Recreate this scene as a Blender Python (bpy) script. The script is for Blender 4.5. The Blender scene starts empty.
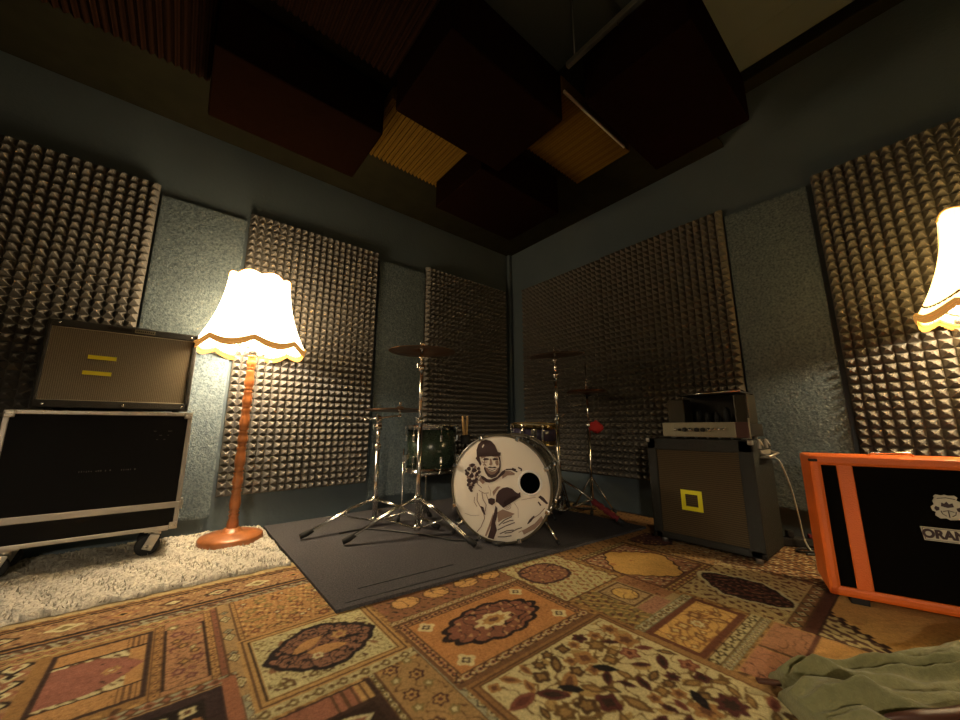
import bpy, bmesh, math, random
import numpy as np
from mathutils import Vector, Matrix, Euler
PI = math.pi
random.seed(7)
C = bpy.context.scene.collection
def srgb(r, g, b):
    f = lambda c: (c/255/12.92) if c/255 <= .04045 else ((c/255+.055)/1.055)**2.4
    return (f(r), f(g), f(b))

# ---------------------------------------------------------------- materials
def mat(name, col, rough=.6, metal=0., noise=0., nscale=40., bump=0., bscale=None, emit=None, estr=0., spec=.5, sheen=0., col2=None, coat=0.):
    m = bpy.data.materials.new(name); m.use_nodes = True
    nt = m.node_tree; b = nt.nodes['Principled BSDF']
    b.inputs['Base Color'].default_value = (*col, 1); b.inputs['Roughness'].default_value = rough
    b.inputs['Metallic'].default_value = metal; b.inputs['Specular IOR Level'].default_value = spec
    b.inputs['Sheen Weight'].default_value = sheen; b.inputs['Coat Weight'].default_value = coat
    if emit: b.inputs['Emission Color'].default_value = (*emit, 1); b.inputs['Emission Strength'].default_value = estr
    tc = nt.nodes.new('ShaderNodeTexCoord')
    if noise or col2:
        n = nt.nodes.new('ShaderNodeTexNoise'); n.inputs['Scale'].default_value = nscale; n.inputs['Detail'].default_value = 4
        nt.links.new(tc.outputs['Object'], n.inputs['Vector'])
        r = nt.nodes.new('ShaderNodeMapRange'); r.inputs['From Min'].default_value = .3; r.inputs['From Max'].default_value = .7
        nt.links.new(n.outputs['Fac'], r.inputs['Value'])
        mx = nt.nodes.new('ShaderNodeMix'); mx.data_type = 'RGBA'
        c2 = col2 if col2 else tuple(c*(1-noise) for c in col)
        mx.inputs[6].default_value = (*col, 1); mx.inputs[7].default_value = (*c2, 1)
        nt.links.new(r.outputs['Result'], mx.inputs[0]); nt.links.new(mx.outputs[2], b.inputs['Base Color'])
    if bump:
        n = nt.nodes.new('ShaderNodeTexNoise'); n.inputs['Scale'].default_value = bscale or nscale; n.inputs['Detail'].default_value = 5
        nt.links.new(tc.outputs['Object'], n.inputs['Vector'])
        bp = nt.nodes.new('ShaderNodeBump'); bp.inputs['Strength'].default_value = bump; bp.inputs['Distance'].default_value = .01
        nt.links.new(n.outputs['Fac'], bp.inputs['Height']); nt.links.new(bp.outputs['Normal'], b.inputs['Normal'])
    return m

def grille_mat(name, ca, cb, scale, axis='X', ratio=.5, cross=0.):
    "woven cloth: fine lines along one object axis, procedural waves"
    m = mat(name, ca, 1., spec=.05); nt = m.node_tree; b = nt.nodes['Principled BSDF']
    tc = nt.nodes.new('ShaderNodeTexCoord')
    w = nt.nodes.new('ShaderNodeTexWave'); w.bands_direction = axis; w.inputs['Scale'].default_value = scale
    w.inputs['Distortion'].default_value = .3; w.inputs['Detail'].default_value = 1; w.inputs['Detail Scale'].default_value = 8
    nt.links.new(tc.outputs['Object'], w.inputs['Vector'])
    mx = nt.nodes.new('ShaderNodeMix'); mx.data_type = 'RGBA'
    mx.inputs[6].default_value = (*ca, 1); mx.inputs[7].default_value = (*cb, 1)
    nt.links.new(w.outputs['Fac'], mx.inputs[0])
    n = nt.nodes.new('ShaderNodeTexNoise'); n.inputs['Scale'].default_value = 220
    nt.links.new(tc.outputs['Object'], n.inputs['Vector'])
    m2 = nt.nodes.new('ShaderNodeMix'); m2.data_type = 'RGBA'; m2.blend_type = 'MULTIPLY'; m2.inputs[0].default_value = .5
    nt.links.new(mx.outputs[2], m2.inputs[6]); nt.links.new(n.outputs['Fac'], m2.inputs[7])
    nt.links.new(m2.outputs[2], b.inputs['Base Color'])
    return m

def attr_mat(name, rough=.95, bump=.4, bscale=350, sheen=0.):
    m = mat(name, (.5, .5, .5), rough, sheen=sheen, spec=.15); nt = m.node_tree; b = nt.nodes['Principled BSDF']
    a = nt.nodes.new('ShaderNodeAttribute'); a.attribute_name = 'Col'
    tc = nt.nodes.new('ShaderNodeTexCoord'); n = nt.nodes.new('ShaderNodeTexNoise')
    n.inputs['Scale'].default_value = bscale; n.inputs['Detail'].default_value = 2
    nt.links.new(tc.outputs['Object'], n.inputs['Vector'])
    r = nt.nodes.new('ShaderNodeMapRange'); r.inputs['To Min'].default_value = .62; r.inputs['To Max'].default_value = 1.38
    nt.links.new(n.outputs['Fac'], r.inputs['Value'])
    vm = nt.nodes.new('ShaderNodeVectorMath'); vm.operation = 'SCALE'
    nt.links.new(a.outputs['Color'], vm.inputs[0]); nt.links.new(r.outputs['Result'], vm.inputs['Scale'])
    nt.links.new(vm.outputs['Vector'], b.inputs['Base Color'])
    bp = nt.nodes.new('ShaderNodeBump'); bp.inputs['Strength'].default_value = bump; bp.inputs['Distance'].default_value = .004
    nt.links.new(n.outputs['Fac'], bp.inputs['Height']); nt.links.new(bp.outputs['Normal'], b.inputs['Normal'])
    return m

M = {}
M['wall'] = mat('teal_wall_paint', (.090, .120, .138), .75, noise=.12, nscale=3, bump=.15, bscale=60)
M['ceil'] = mat('ceiling_paint', (.15, .175, .16), .9, noise=.1, nscale=4, bump=.1, bscale=50)
M['canopy'] = mat('olive_board', (.024, .022, .013), 1., noise=.25, nscale=9, spec=.0)
M['floor'] = mat('dark_floor', (.03, .022, .016), .7, noise=.3, nscale=12)
M['foam'] = mat('grey_foam', (.180, .165, .145), 1., noise=.08, nscale=90, bump=.05, bscale=300, spec=.02)
M['wool'] = mat('fluffy_grey_felt', (.185, .225, .235), 1., noise=0, col2=(.075, .10, .115), nscale=85, bump=.6, bscale=120, spec=.03)
M['cloud'] = mat('maroon_fabric', (.0095, .0038, .0020), 1., noise=.3, nscale=30, spec=.0)
M['gold_rib'] = grille_mat('gold_ribbed_foam', (.19, .105, .014), (.135, .07, .010), 26, 'X')
M['brown_rib'] = grille_mat('brown_ribbed_foam', (.034, .013, .006), (.015, .006, .003), 26, 'X')
M['black'] = mat('black_vinyl', (.012, .011, .010), .6, bump=.3, bscale=250)
M['caseblack'] = mat('black_laminate', (.003, .0025, .0025), .6, spec=.12)
M['brownvinyl'] = mat('dark_grey_tolex', (.022, .020, .017), .6, bump=.5, bscale=260)
M['greenvinyl'] = mat('grey_green_tolex', (.011, .0115, .0085), .5, bump=.5, bscale=260)
M['aluminium'] = mat('dull_aluminium', (.50, .46, .40), .42, metal=.85, noise=.2, nscale=12)
M['chrome'] = mat('chrome', (.82, .80, .76), .16, metal=1.)
M['steel'] = mat('grey_zinc', (.5, .5, .48), .35, metal=.9)
M['rubber'] = mat('black_rubber', (.012, .012, .012), .7)
M['wood'] = mat('orange_varnished_wood', (.50, .17, .05), .35, noise=.45, nscale=14, coat=.3)
M['cym'] = mat('bronze_cymbal', (.40, .19, .08), .28, metal=1.)
M['cymdark'] = mat('aged_bronze_cymbal', (.26, .14, .08), .33, metal=1.)
M['head'] = mat('cream_drum_head', (.86, .78, .66), .55)
M['ink'] = mat('brown_print_ink', (.045, .018, .018), .6)
M['inkmid'] = mat('light_brown_print_ink', (.30, .19, .14), .6)
M['hoop'] = mat('dark_bronze_hoop', (.10, .082, .055), .35, coat=.4)
M['bassshell'] = mat('dark_drum_wrap', (.02, .02, .018), .25, coat=.5, col2=(.07, .07, .05), nscale=120)
M['greenshell'] = mat('green_sparkle_wrap', (.040, .062, .042), .25, coat=.6, col2=(.012, .025, .014), nscale=150)
M['purple'] = mat('purple_black_drum_wrap', (.05, .04, .07), .25, coat=.5)
M['gold'] = mat('gold_braid', (.62, .34, .08), .6)
M['tape'] = mat('yellow_tape', (.80, .74, .02), .5)
M['orange'] = mat('orange_vinyl', (.85, .16, .016), .42, bump=.25, bscale=260)
M['orgrille'] = mat('black_speaker_cloth', (.004, .0035, .003), 1., spec=.02)
M['creamplate'] = mat('cream_badge', (.62, .56, .42), .5)
M['darkred'] = mat('maroon_cloth', (.16, .015, .02), .9)
M['red'] = mat('red_cloth', (.33, .012, .012), .85)
M['matgrey'] = mat('grey_drum_mat', (.095, .090, .097), .97, noise=.5, nscale=130, bump=.5, bscale=260, spec=.1)
M['grille1'] = grille_mat('tan_speaker_cloth', (.36, .31, .23), (.20, .17, .125), 46, 'X')
M['grille2'] = grille_mat('brown_speaker_cloth', (.13, .098, .056), (.055, .041, .026), 32, 'Z')
M['panel'] = mat('brushed_silver_panel', (.30, .27, .19), .4, metal=.5)
M['amphead'] = mat('dark_amp_metal', (.016, .013, .010), .45, metal=.4)
M['transformer'] = mat('olive_transformer_paint', (.035, .028, .014), .4, metal=.4)
M['cable'] = mat('grey_cable', (.42, .42, .38), .5)
M['blackcable'] = mat('black_cable', (.015, .015, .015), .5)
M['stick'] = mat('pale_hickory', (.65, .40, .16), .4)
M['jacket'] = mat('olive_cotton', (.205, .20, .085), .85, noise=.2, nscale=60, bump=.3, bscale=240, sheen=.2)
M['leather'] = mat('brown_leather_trim', (.07, .022, .012), .5)
M['fringe'] = mat('gold_fringe', (.70, .46, .16), .8)
M['hole'] = mat('black_port', (.001, .001, .001), 1., spec=0.)

def shade_mat(name, emitcol, estr, tr=.12, dc=(.8, .72, .55)):
    m = bpy.data.materials.new(name); m.use_nodes = True; nt = m.node_tree
    nt.nodes.remove(nt.nodes['Principled BSDF']); out = nt.nodes['Material Output']
    d = nt.nodes.new('ShaderNodeBsdfDiffuse'); d.inputs['Color'].default_value = (*dc, 1)
    t = nt.nodes.new('ShaderNodeBsdfTranslucent'); t.inputs['Color'].default_value = (.85, .62, .30, 1)
    e = nt.nodes.new('ShaderNodeEmission'); e.inputs['Color'].default_value = (*emitcol, 1); e.inputs['Strength'].default_value = estr
    m1 = nt.nodes.new('ShaderNodeMixShader'); m1.inputs[0].default_value = tr
    a = nt.nodes.new('ShaderNodeAddShader')
    nt.links.new(d.outputs[0], m1.inputs[1]); nt.links.new(t.outputs[0], m1.inputs[2])
    nt.links.new(m1.outputs[0], a.inputs[0]); nt.links.new(e.outputs[0], a.inputs[1])
    nt.links.new(a.outputs[0], out.inputs['Surface'])
    return m

# ---------------------------------------------------------------- mesh builder
class MB:
    def __init__(s): s.v = []; s.f = []; s.sm = []
    def add(s, vs, fs, smooth=False, T=None):
        n = len(s.v)
        for v in vs:
            v = Vector(v)
            s.v.append(tuple(T @ v) if T is not None else tuple(v))
        for f in fs: s.f.append(tuple(i+n for i in f)); s.sm.append(smooth)
        return s
    def box(s, c, d, bev=.0, rz=0, rot=None, T=None):
        bm = bmesh.new(); bmesh.ops.create_cube(bm, size=1)
        bmesh.ops.scale(bm, vec=d, verts=bm.verts)
        if bev > 0: bmesh.ops.bevel(bm, geom=list(bm.edges), offset=bev, segments=2, profile=.6, affect='EDGES')
        R = (rot.to_matrix() if rot else Matrix.Rotation(rz, 3, 'Z')).to_4x4()
        X = Matrix.Translation(c) @ R
        if T is not None: X = T @ X
        bm.verts.index_update()
        s.add([X @ v.co for v in bm.verts], [[v.index for v in f.verts] for f in bm.faces], False)
        bm.free(); return s
    def b2(s, x0, x1, y0, y1, z0, z1, bev=0): return s.box(((x0+x1)/2, (y0+y1)/2, (z0+z1)/2), (x1-x0, y1-y0, z1-z0), bev)
    def tube(s, pts, r, n=12, caps=True, closed=False):
        P = [Vector(p) for p in pts]; R = r if isinstance(r, (list, tuple)) else [r]*len(P)
        rings = []; up = None; N = len(P)
        for i, p in enumerate(P):
            if closed: d = (P[(i+1) % N]-P[i-1])
            else: d = (P[min(i+1, N-1)]-P[max(i-1, 0)])
            d.normalize()
            if up is None: up = Vector((0, 0, 1)) if abs(d.z) < .9 else Vector((1, 0, 0))
            a = d.cross(up); 
            if a.length < 1e-5: a = d.orthogonal()
            a.normalize(); b = a.cross(d); up = b if not closed else up
            b.normalize()
            rings.append([p+(a*math.cos(2*PI*k/n)+b*math.sin(2*PI*k/n))*R[i] for k in range(n)])
        vs = [v for rg in rings for v in rg]; fs = []
        for i in range(N if closed else N-1):
            j = (i+1) % N
            for k in range(n): fs.append((i*n+k, i*n+(k+1) % n, j*n+(k+1) % n, j*n+k))
        if caps and not closed:
            fs.append(tuple(range(n))[::-1]); fs.append(tuple((N-1)*n+k for k in range(n)))
        s.add(vs, fs, True); return s
    def lathe(s, prof, n=32, T=None, cx=0, cy=0, mod=None):
        "profile of (radius, z); mod(i, angle) -> (dr, dz)"
        vs = []; fs = []
        for i, (r, z) in enumerate(prof):
            for k in range(n):
                a = 2*PI*k/n; dr, dz = mod(i, a) if mod else (0, 0)
                vs.append((cx+(r+dr)*math.cos(a), cy+(r+dr)*math.sin(a), z+dz))
        for i in range(len(prof)-1):
            for k in range(n): fs.append((i*n+k, i*n+(k+1) % n, (i+1)*n+(k+1) % n, (i+1)*n+k))
        s.add(vs, fs, True, T); return s
    def ball(s, c, r, sc=(1, 1, 1), n=16):
        return s.lathe([(max(1e-4, math.sin(PI*i/10))*r, -math.cos(PI*i/10)*r) for i in range(11)], n,
                       T=Matrix.Translation(c) @ Matrix.Diagonal((*sc, 1)))
    def poly(s, pts, T=None):
        bm = bmesh.new(); vs = [bm.verts.new(p) for p in pts]; f = bm.faces.new(vs)
        bmesh.ops.triangulate(bm, faces=[f]); bm.verts.index_update()
        s.add([v.co.copy() for v in bm.verts], [[v.index for v in f.verts] for f in bm.faces], False, T); bm.free(); return s
    def build(s, name, m, parent=None, **kw):
        me = bpy.data.meshes.new(name); me.from_pydata(s.v, [], s.f); me.polygons.foreach_set('use_smooth', s.sm)
        bm = bmesh.new(); bm.from_mesh(me)
        if kw.get('recalc', True): bmesh.ops.recalc_face_normals(bm, faces=bm.faces)
        bm.to_mesh(me); bm.free()
        me.materials.append(m); o = bpy.data.objects.new(name, me); C.objects.link(o)
        if parent: o.parent = parent
        if kw.get('smooth_angle'):
            me.polygons.foreach_set('use_smooth', [True]*len(me.polygons)); me.set_sharp_from_angle(angle=math.radians(kw['smooth_angle']))
        return o
def put(parent, o):
    "children are modelled in the parent's frame"
    o.parent = parent; return o
def tag(o, label, cat, group=None, kind=None):
    o['label'] = label; o['category'] = cat
    if group: o['group'] = group
    if kind: o['kind'] = kind
    return o
def thing(name, label, cat, loc=(0, 0, 0), rz=0, group=None):
    o = bpy.data.objects.new(name, None); o.empty_display_size = .05; C.objects.link(o); o.location = loc; o.rotation_euler = (0, 0, rz)
    return tag(o, label, cat, group)
def struct(o): o['kind'] = 'structure'; return o

YL, XR, H2, HC = 2.76, 2.70, 2.53, 2.92        # left wall plane, right wall plane, canopy underside, ceiling

# ---------------------------------------------------------------- the room
X0, Y0 = -2.2, -2.0
struct(MB().b2(X0, XR, Y0, YL, -.10, -.012).build('floor', M['floor']))
struct(MB().b2(X0-.1, XR+.1, Y0-.1, YL+.1, HC, HC+.1).build('ceiling', M['ceil']))
struct(MB().b2(X0, XR+.1, YL, YL+.1, -.10, HC).build('wall_left', M['wall']))
struct(MB().b2(XR, XR+.1, Y0, YL, -.10, HC).build('wall_right', M['wall']))
struct(MB().b2(X0-.1, X0, Y0, YL+.1, -.10, HC).build('wall_back', M['wall']))
struct(MB().b2(X0, XR, Y0-.1, Y0, -.10, HC).build('wall_near', M['wall']))
# lowered olive board ring under the ceiling and the dark cornice over the right wall
cb = MB().b2(X0, 1.40, 1.05, YL, H2, H2+.03); cb.b2(1.40, XR, .62, YL, H2, H2+.03)
struct(cb.build('trim_1', M['canopy']))
struct(MB().b2(XR-.11, XR, Y0, .62, HC-.09, HC, .01).build('trim_2', M['canopy']))
struct(MB().b2(XR-.05, XR-.005, YL-.05, YL-.005, 0, H2, .015).build('trim_3', M['wall']))

# ---------------------------------------------------------------- wall panels
def foam_panel(label, wall, a0, a1, z0, z1, nc, nr):
    base = .020; dep = .046; mb = MB()
    pa = (a1-a0)/nc; pz = (z1-z0)/nr
    T = (lambda u, z, d: (u, YL-.001-d, z)) if wall == 'L' else (lambda u, z, d: (XR-.001-d, u, z))
    # slab
    vs = [T(u, z, d) for d in (0, base) for (u, z) in ((a0, z0), (a1, z0), (a1, z1), (a0, z1))]
    mb.add(vs, [(0, 1, 2, 3), (0, 1, 5, 4), (1, 2, 6, 5), (2, 3, 7, 6), (3, 0, 4, 7)])
    vs = []; fs = []; k = 0
    for i in range(nc):
        for j in range(nr):
            u = a0+i*pa; z = z0+j*pz; t = .09
            cx, cz = u+pa/2+random.uniform(-.0012, .0012), z+pz/2+random.uniform(-.0012, .0012); dd = base+dep+random.uniform(-.0015, .0015)
            q = [(u, z), (u+pa, z), (u+pa, z+pz), (u, z+pz)]
            vs += [T(x, y, base) for x, y in q]
            vs += [T(cx+sx*t*pa, cz+sz*t*pz, dd) for sx, sz in ((-1, -1), (1, -1), (1, 1), (-1, 1))]
            for e in range(4): fs.append((k+e, k+(e+1) % 4, k+4+(e+1) % 4, k+4+e))
            fs.append((k+4, k+5, k+6, k+7)); k += 8
    mb.add(vs, fs)
    o = mb.build('acoustic_foam_panel', M['foam']); tag(o, label, 'foam panel', 'pyramid foam panels on the walls'); return o
foam_panel('grey pyramid foam panel on the left wall behind the combo amplifier and black road case', 'L', -1.17, -.248, .21, 2.06, 20, 41)
foam_panel('grey pyramid foam panel on the left wall right behind the white-shaded floor lamp', 'L', .22, 1.14, .21, 2.06, 20, 41)
foam_panel('grey pyramid foam panel on the left wall beside the room corner, behind the drums', 'L', 1.61, 2.60, .21, 2.08, 22, 42)
foam_panel('grey pyramid foam panel on the right wall beside the corner, behind the right crash cymbal', 'R', 1.607, 2.535, .24, 2.06, 20, 40)
foam_panel('grey pyramid foam panel on the right wall above the combo with the yellow square', 'R', .678, 1.600, .24, 2.07, 20, 40)
foam_panel('grey pyramid foam panel on the right wall above the orange speaker cabinet', 'R', -.72, .228, .21, 2.055, 21, 41)

def wool_panel(label, wall, a0, a1, z0, z1):
    n = 80; nz = 300; t = .03; mb = MB()
    T = (lambda u, z, d: (u, YL-.001-d, z)) if wall == 'L' else (lambda u, z, d: (XR-.001-d, u, z))
    nu, nz = int((a1-a0)/.008), int((z1-z0)/.008)
    rs = np.random.RandomState(3); R = rs.rand(nu+1, nz+1)
    vs = []; fs = []
    for i in range(nu+1):
        for j in range(nz+1):
            e = 0 if i in (0, nu) or j in (0, nz) else R[i, j]*.0038
            vs.append(T(a0+(a1-a0)*i/nu, z0+(z1-z0)*j/nz, t-.006+e))
    for i in range(nu):
        for j in range(nz):
            a = i*(nz+1)+j; fs.append((a, a+1, a+nz+2, a+nz+1))
    mb.add(vs, fs, True)
    vs = [T(u, z, d) for d in (0, t-.006) for (u, z) in ((a0, z0), (a1, z0), (a1, z1), (a0, z1))]
    mb.add(vs, [(0, 1, 2, 3), (0, 1, 5, 4), (1, 2, 6, 5), (2, 3, 7, 6), (3, 0, 4, 7)])
    o = mb.build('felt_panel', M['wool'], recalc=False); tag(o, label, 'wall panel', 'grey felt panels on the walls'); return o
wool_panel('mottled blue-grey felt panel on the left wall between the floor lamp and combo amplifier', 'L', -.235, .200, .10, 2.0)
wool_panel('mottled grey felt panel on the left wall behind the left crash cymbal stand', 'L', 1.16, 1.60, .09, 2.01)
wool_panel('mottled grey felt panel on the right wall above the gap beside the orange speaker cabinet', 'R', .25, .665, .17, 2.01)

# ---------------------------------------------------------------- hanging ceiling absorbers
def absorber(label, x0, x1, y0, y1, z0, z1, m, rib=False):
    o = MB(); g = .004
    if rib:
        n = int((x1-x0)/.03); vs = []; fs = []
        o.b2(x0, x1, y0, y1, z0+.02, z1, .004)
        for i in range(n):
            xa = x0+(x1-x0)*i/n; xb = x0+(x1-x0)*(i+1)/n; xm = (xa+xb)/2
            o.add([(xa, y0, z0+.02), (xb, y0, z0+.02), (xm, y0, z0), (xa, y1, z0+.02), (xb, y1, z0+.02), (xm, y1, z0)],
                  [(0, 2, 1), (3, 4, 5), (0, 3, 5, 2), (2, 5, 4, 1)])
        nm = 'ribbed_ceiling_absorber'
    else:
        o.b2(x0, x1, y0, y1, z0, z1, .012); nm = 'ceiling_absorber_box'
    ob = o.build(nm, m)
    return tag(ob, label, 'ceiling absorber', 'hanging ceiling absorbers')
absorber('dark maroon fabric absorber box hanging nearest the right wall, largest of the ceiling boxes', 1.37, 2.13, .36, .85, 2.20, 2.47, M['cloud'])
absorber('dark maroon fabric absorber box hanging in the middle of the ceiling group', .665, 1.375, .985, 1.49, 2.20, 2.50, M['cloud'])
absorber('dark maroon fabric absorber box hanging above the floor lamp near the left wall', -.07, .685, 1.67, 2.13, 2.20, 2.50, M['cloud'])
absorber('near-black fabric absorber box hanging closest to the room corner', 1.27, 2.03, 1.53, 2.06, 2.20, 2.50, M['cloud'])
absorber('gold ribbed absorber hanging between the corner box and the box above the lamp', .71, 1.40, 1.62, 2.10, 2.40, 2.50, M['gold_rib'], True)
absorber('gold ribbed absorber hanging between the middle box and the box by the right wall', 1.385, 2.10, .99, 1.40, 2.40, 2.50, M['gold_rib'], True)
absorber('brown ribbed absorber at the top edge of the photo, left of the middle box', -.07, .65, 1.00, 1.50, 2.38, 2.50, M['brown_rib'], True)
absorber('brown ribbed ceiling absorber at the top left, left of the box above the lamp', -.82, -.08, 1.62, 2.12, 2.38, 2.50, M['brown_rib'], True)
bt_ = MB().box((1.70, .982, 2.392), (.62, .012, .014), .002); tag(bt_.build('ceiling_batten', M['creamplate']), 'pale thin batten along the edge of the gold ribbed absorber by the right wall', 'batten')
r = thing('ceiling_rail', 'grey metal rail with a small hook beside the absorber box near the right wall', 'rail', (1.385, .50, 2.52))
rb = MB().box((0, .22, 0), (.025, .46, .03), .004); rb.tube([(0, .05, .02), (0, .05, .4)], .004, 6); rb.tube([(0, .4, .02), (0, .4, .4)], .004, 6)
put(r, rb.build('rail_bar', M['steel']))
put(r, MB().tube([(0, .16, -.01), (.004, .158, -.05), (.012, .15, -.075), (.004, .145, -.09)], .003, 6).build('hook', M['chrome']))
duct = MB().b2(1.50, 2.3, -.9, .74, 2.86, 2.92, .008)
tag(duct.build('ceiling_duct', M['ceil']), 'grey flat duct on the ceiling above the absorber box near the right wall', 'duct')
lg = MB().tube([(1.0, -.9, 2.905), (1.0, .9, 2.905)], .012, 8)
tag(lg.build('ceiling_conduit', M['steel']), 'thin grey conduit along the bare ceiling between the boxes', 'conduit')

# ---------------------------------------------------------------- floor lamps
def turned_pole(z0, z1):
    prof = []; z = z0; k = 0
    segs = [.10, .13, .09, .14, .08, .13, .10, .12, .09]
    while z < z1-.01:
        L = segs[k % len(segs)]; e = min(z1, z+L)
        for t, rr in ((0, .024), (.06, .033), (.12, .024), (.18, .029), (.35, .034), (.55, .031), (.8, .025), (.88, .032), (.95, .024)):
            prof.append(((.80*rr+.001)*(1-.10*(z-z0)/(z1-z0)), z+(e-z)*t))
        z = e; k += 1
    prof.append((.012, z1)); return [(1e-4, z0)]+prof+[(1e-4, z1)]
NG = 8; N = 96
def sc(a): return abs(math.sin(a*NG/2))       # 0 at the seams, 1 in mid-gore
def floor_lamp(x, y, label, smat, rot, base_r=.15, group=None, watts=20, glow=1., bcol=(1, .86, .66), bz=1.118, trim=False):
    L = thing('floor_lamp', label, 'floor lamp', (x, y, 0), rot)
    zb, zt, rb_, rt = 1.085, 1.500, .272, .160
    b = MB().lathe([(1e-4, .0), (base_r*.97, .0), (base_r, .010), (base_r, .040), (base_r*.96, .050), (base_r*.80, .052), (base_r*.74, .060), (base_r*.35, .064), (.045, .068), (.036, .085), (1e-4, .085)], 48)
    put(L, b.build('base', M['wood']))
    put(L, MB().lathe(turned_pole(.06, bz-.08), 20).build('pole', M['wood']))
    prof = []
    for i in range(15):
        t = i/14; rr = rt+(rb_-rt)*(.42*t+.58*t**2.3); prof.append((rr, zt-(zt-zb)*t))
    def mod(i, a):
        t = i/14; s_ = sc(a)
        return (-.006*(1-s_)*math.sin(PI*min(1, t+.15))-.010*(s_)*t*(1-t)*2+.002*math.sin(a*72), (.020*s_-.012)*(1-t)**6 + (.012-.030*s_)*(t**8))
    sh = MB().lathe(prof, 288, mod=mod)
    shade = put(L, sh.build('lamp_shade', smat, recalc=False))
    cap = MB().lathe([(1e-4, zt-.03), (rt-.004, zt-.03)], 48); put(shade, cap.build('shade_top_cover', smat, recalc=False))
    pts = []
    for k in range(192):
        a = 2*PI*k/192; zc = zb+.045; t = (zt-zc)/(zt-zb); rr = rt+(rb_-rt)*(.42*t+.58*t**2.3)+.004
        pts.append((rr*math.cos(a), rr*math.sin(a), zc-.028*sc(a)**.8+.004))
    if trim: put(shade, MB().tube(pts, .004, 6, closed=True).build('scalloped_braid', M['leather']))
    pts = [((rb_+.004)*math.cos(2*PI*k/192), (rb_+.004)*math.sin(2*PI*k/192), zb+.012-.030*sc(2*PI*k/192)) for k in range(192)]
    put(shade, MB().tube(pts, .0085, 6, closed=True).build('rim_braid', M['gold']))
    pts = [((rt+.003)*math.cos(2*PI*k/192), (rt+.003)*math.sin(2*PI*k/192), zt-.012+.020*sc(2*PI*k/192)) for k in range(192)]
    put(shade, MB().tube(pts, .003, 6, closed=True).build('top_braid', M['gold']))
    for k in range(NG):
        a = 2*PI*k/NG; pts = [((r_-.0045)*math.cos(a), (r_-.0045)*math.sin(a), z_-(.012 if q_ == 0 else 0)) for q_, (r_, z_) in enumerate(prof[:-1])]
        put(shade, MB().tube(pts, .0022, 6).build('shade_seam', M['gold']))
    bmat = shade_mat('braid_glow', (1, .46, .10), .26*glow, .02, (.55, .32, .08))
    for ch in shade.children:
        if ch.name.startswith(('rim_braid', 'top_braid')): ch.data.materials[0] = bmat
    fr = MB(); nn = 576
    vs = []; fs = []
    for k in range(nn):
        a = 2*PI*k/nn; rr = rb_+.004+(.0015 if k % 2 else -.001)
        lo = zb+.012-.030*sc(a)-.022-.006*sc(a)-(.003 if k % 4 < 2 else 0)
        vs += [((rb_+.004)*math.cos(a), (rb_+.004)*math.sin(a), zb+.012-.030*sc(a)), (rr*math.cos(a), rr*math.sin(a), lo)]
    for k in range(nn): j = (k+1) % nn; fs.append((2*k, 2*j, 2*j+1, 2*k+1))
    fr.add(vs, fs); frm = shade_mat('fringe_glow', (1, .42, .08), .22*glow, .012, (.34, .18, .045))
    put(shade, fr.build('fringe', frm, recalc=False))
    wires = MB()
    for k in range(NG):
        a = 2*PI*k/NG; pts = [((r_-.006)*math.cos(a), (r_-.006)*math.sin(a), z_) for r_, z_ in prof]
        wires.tube(pts, .0016, 5)
    for a in (0, PI/2): wires.tube([(-.26*math.cos(a), -.26*math.sin(a), zb+.03), (.26*math.cos(a), .26*math.sin(a), zb+.03)], .002, 5)
    put(shade, wires.build('shade_wire_frame', M['steel']))
    put(L, MB().lathe([(1e-4, bz-.085), (.02, bz-.085), (.02, bz-.05), (.016, bz-.032), (1e-4, bz-.032)], 16).build('lamp_socket', M['steel']))
    bm_ = mat('bulb_glow', (1, 1, 1), .4, emit=(1, .80, .55), estr=30*glow)
    put(L, MB().ball((0, 0, bz), .026, (1, 1, 1.25)).build('bulb', bm_))
    ld = bpy.data.lights.new('bulb_light', 'POINT'); ld.energy = watts; ld.color = bcol; ld.shadow_soft_size = .035
    lo = bpy.data.objects.new('bulb_light', ld); C.objects.link(lo); lo.location = (0, 0, bz); lo.parent = L
    return L
S1 = shade_mat('lit_cream_shade', (1., .78, .48), 7.0)
S3 = shade_mat('lit_warm_shade', (1., .68, .34), 1.2, .06)
S2 = shade_mat('lit_yellow_shade', (1., .68, .24), 2.5, .06)
floor_lamp(.290, 2.466, 'floor lamp with turned wooden pole and glowing white bell shade on white shag carpet', S1, -.117, .15, watts=56)
floor_lamp(2.44, -.315, 'floor lamp with glowing yellow scalloped shade at the right edge above the orange cabinet', S2, .1, .13, watts=56, bcol=(1, .80, .50), trim=True)
floor_lamp(-.90, -.92, 'added floor lamp behind the camera, out of view, brightening the front of the drum kit', S3, .1, .15, watts=180, bcol=(1, .83, .60), bz=1.088)  # unseen lamp, added to light the drum fronts and the near rug

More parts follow.
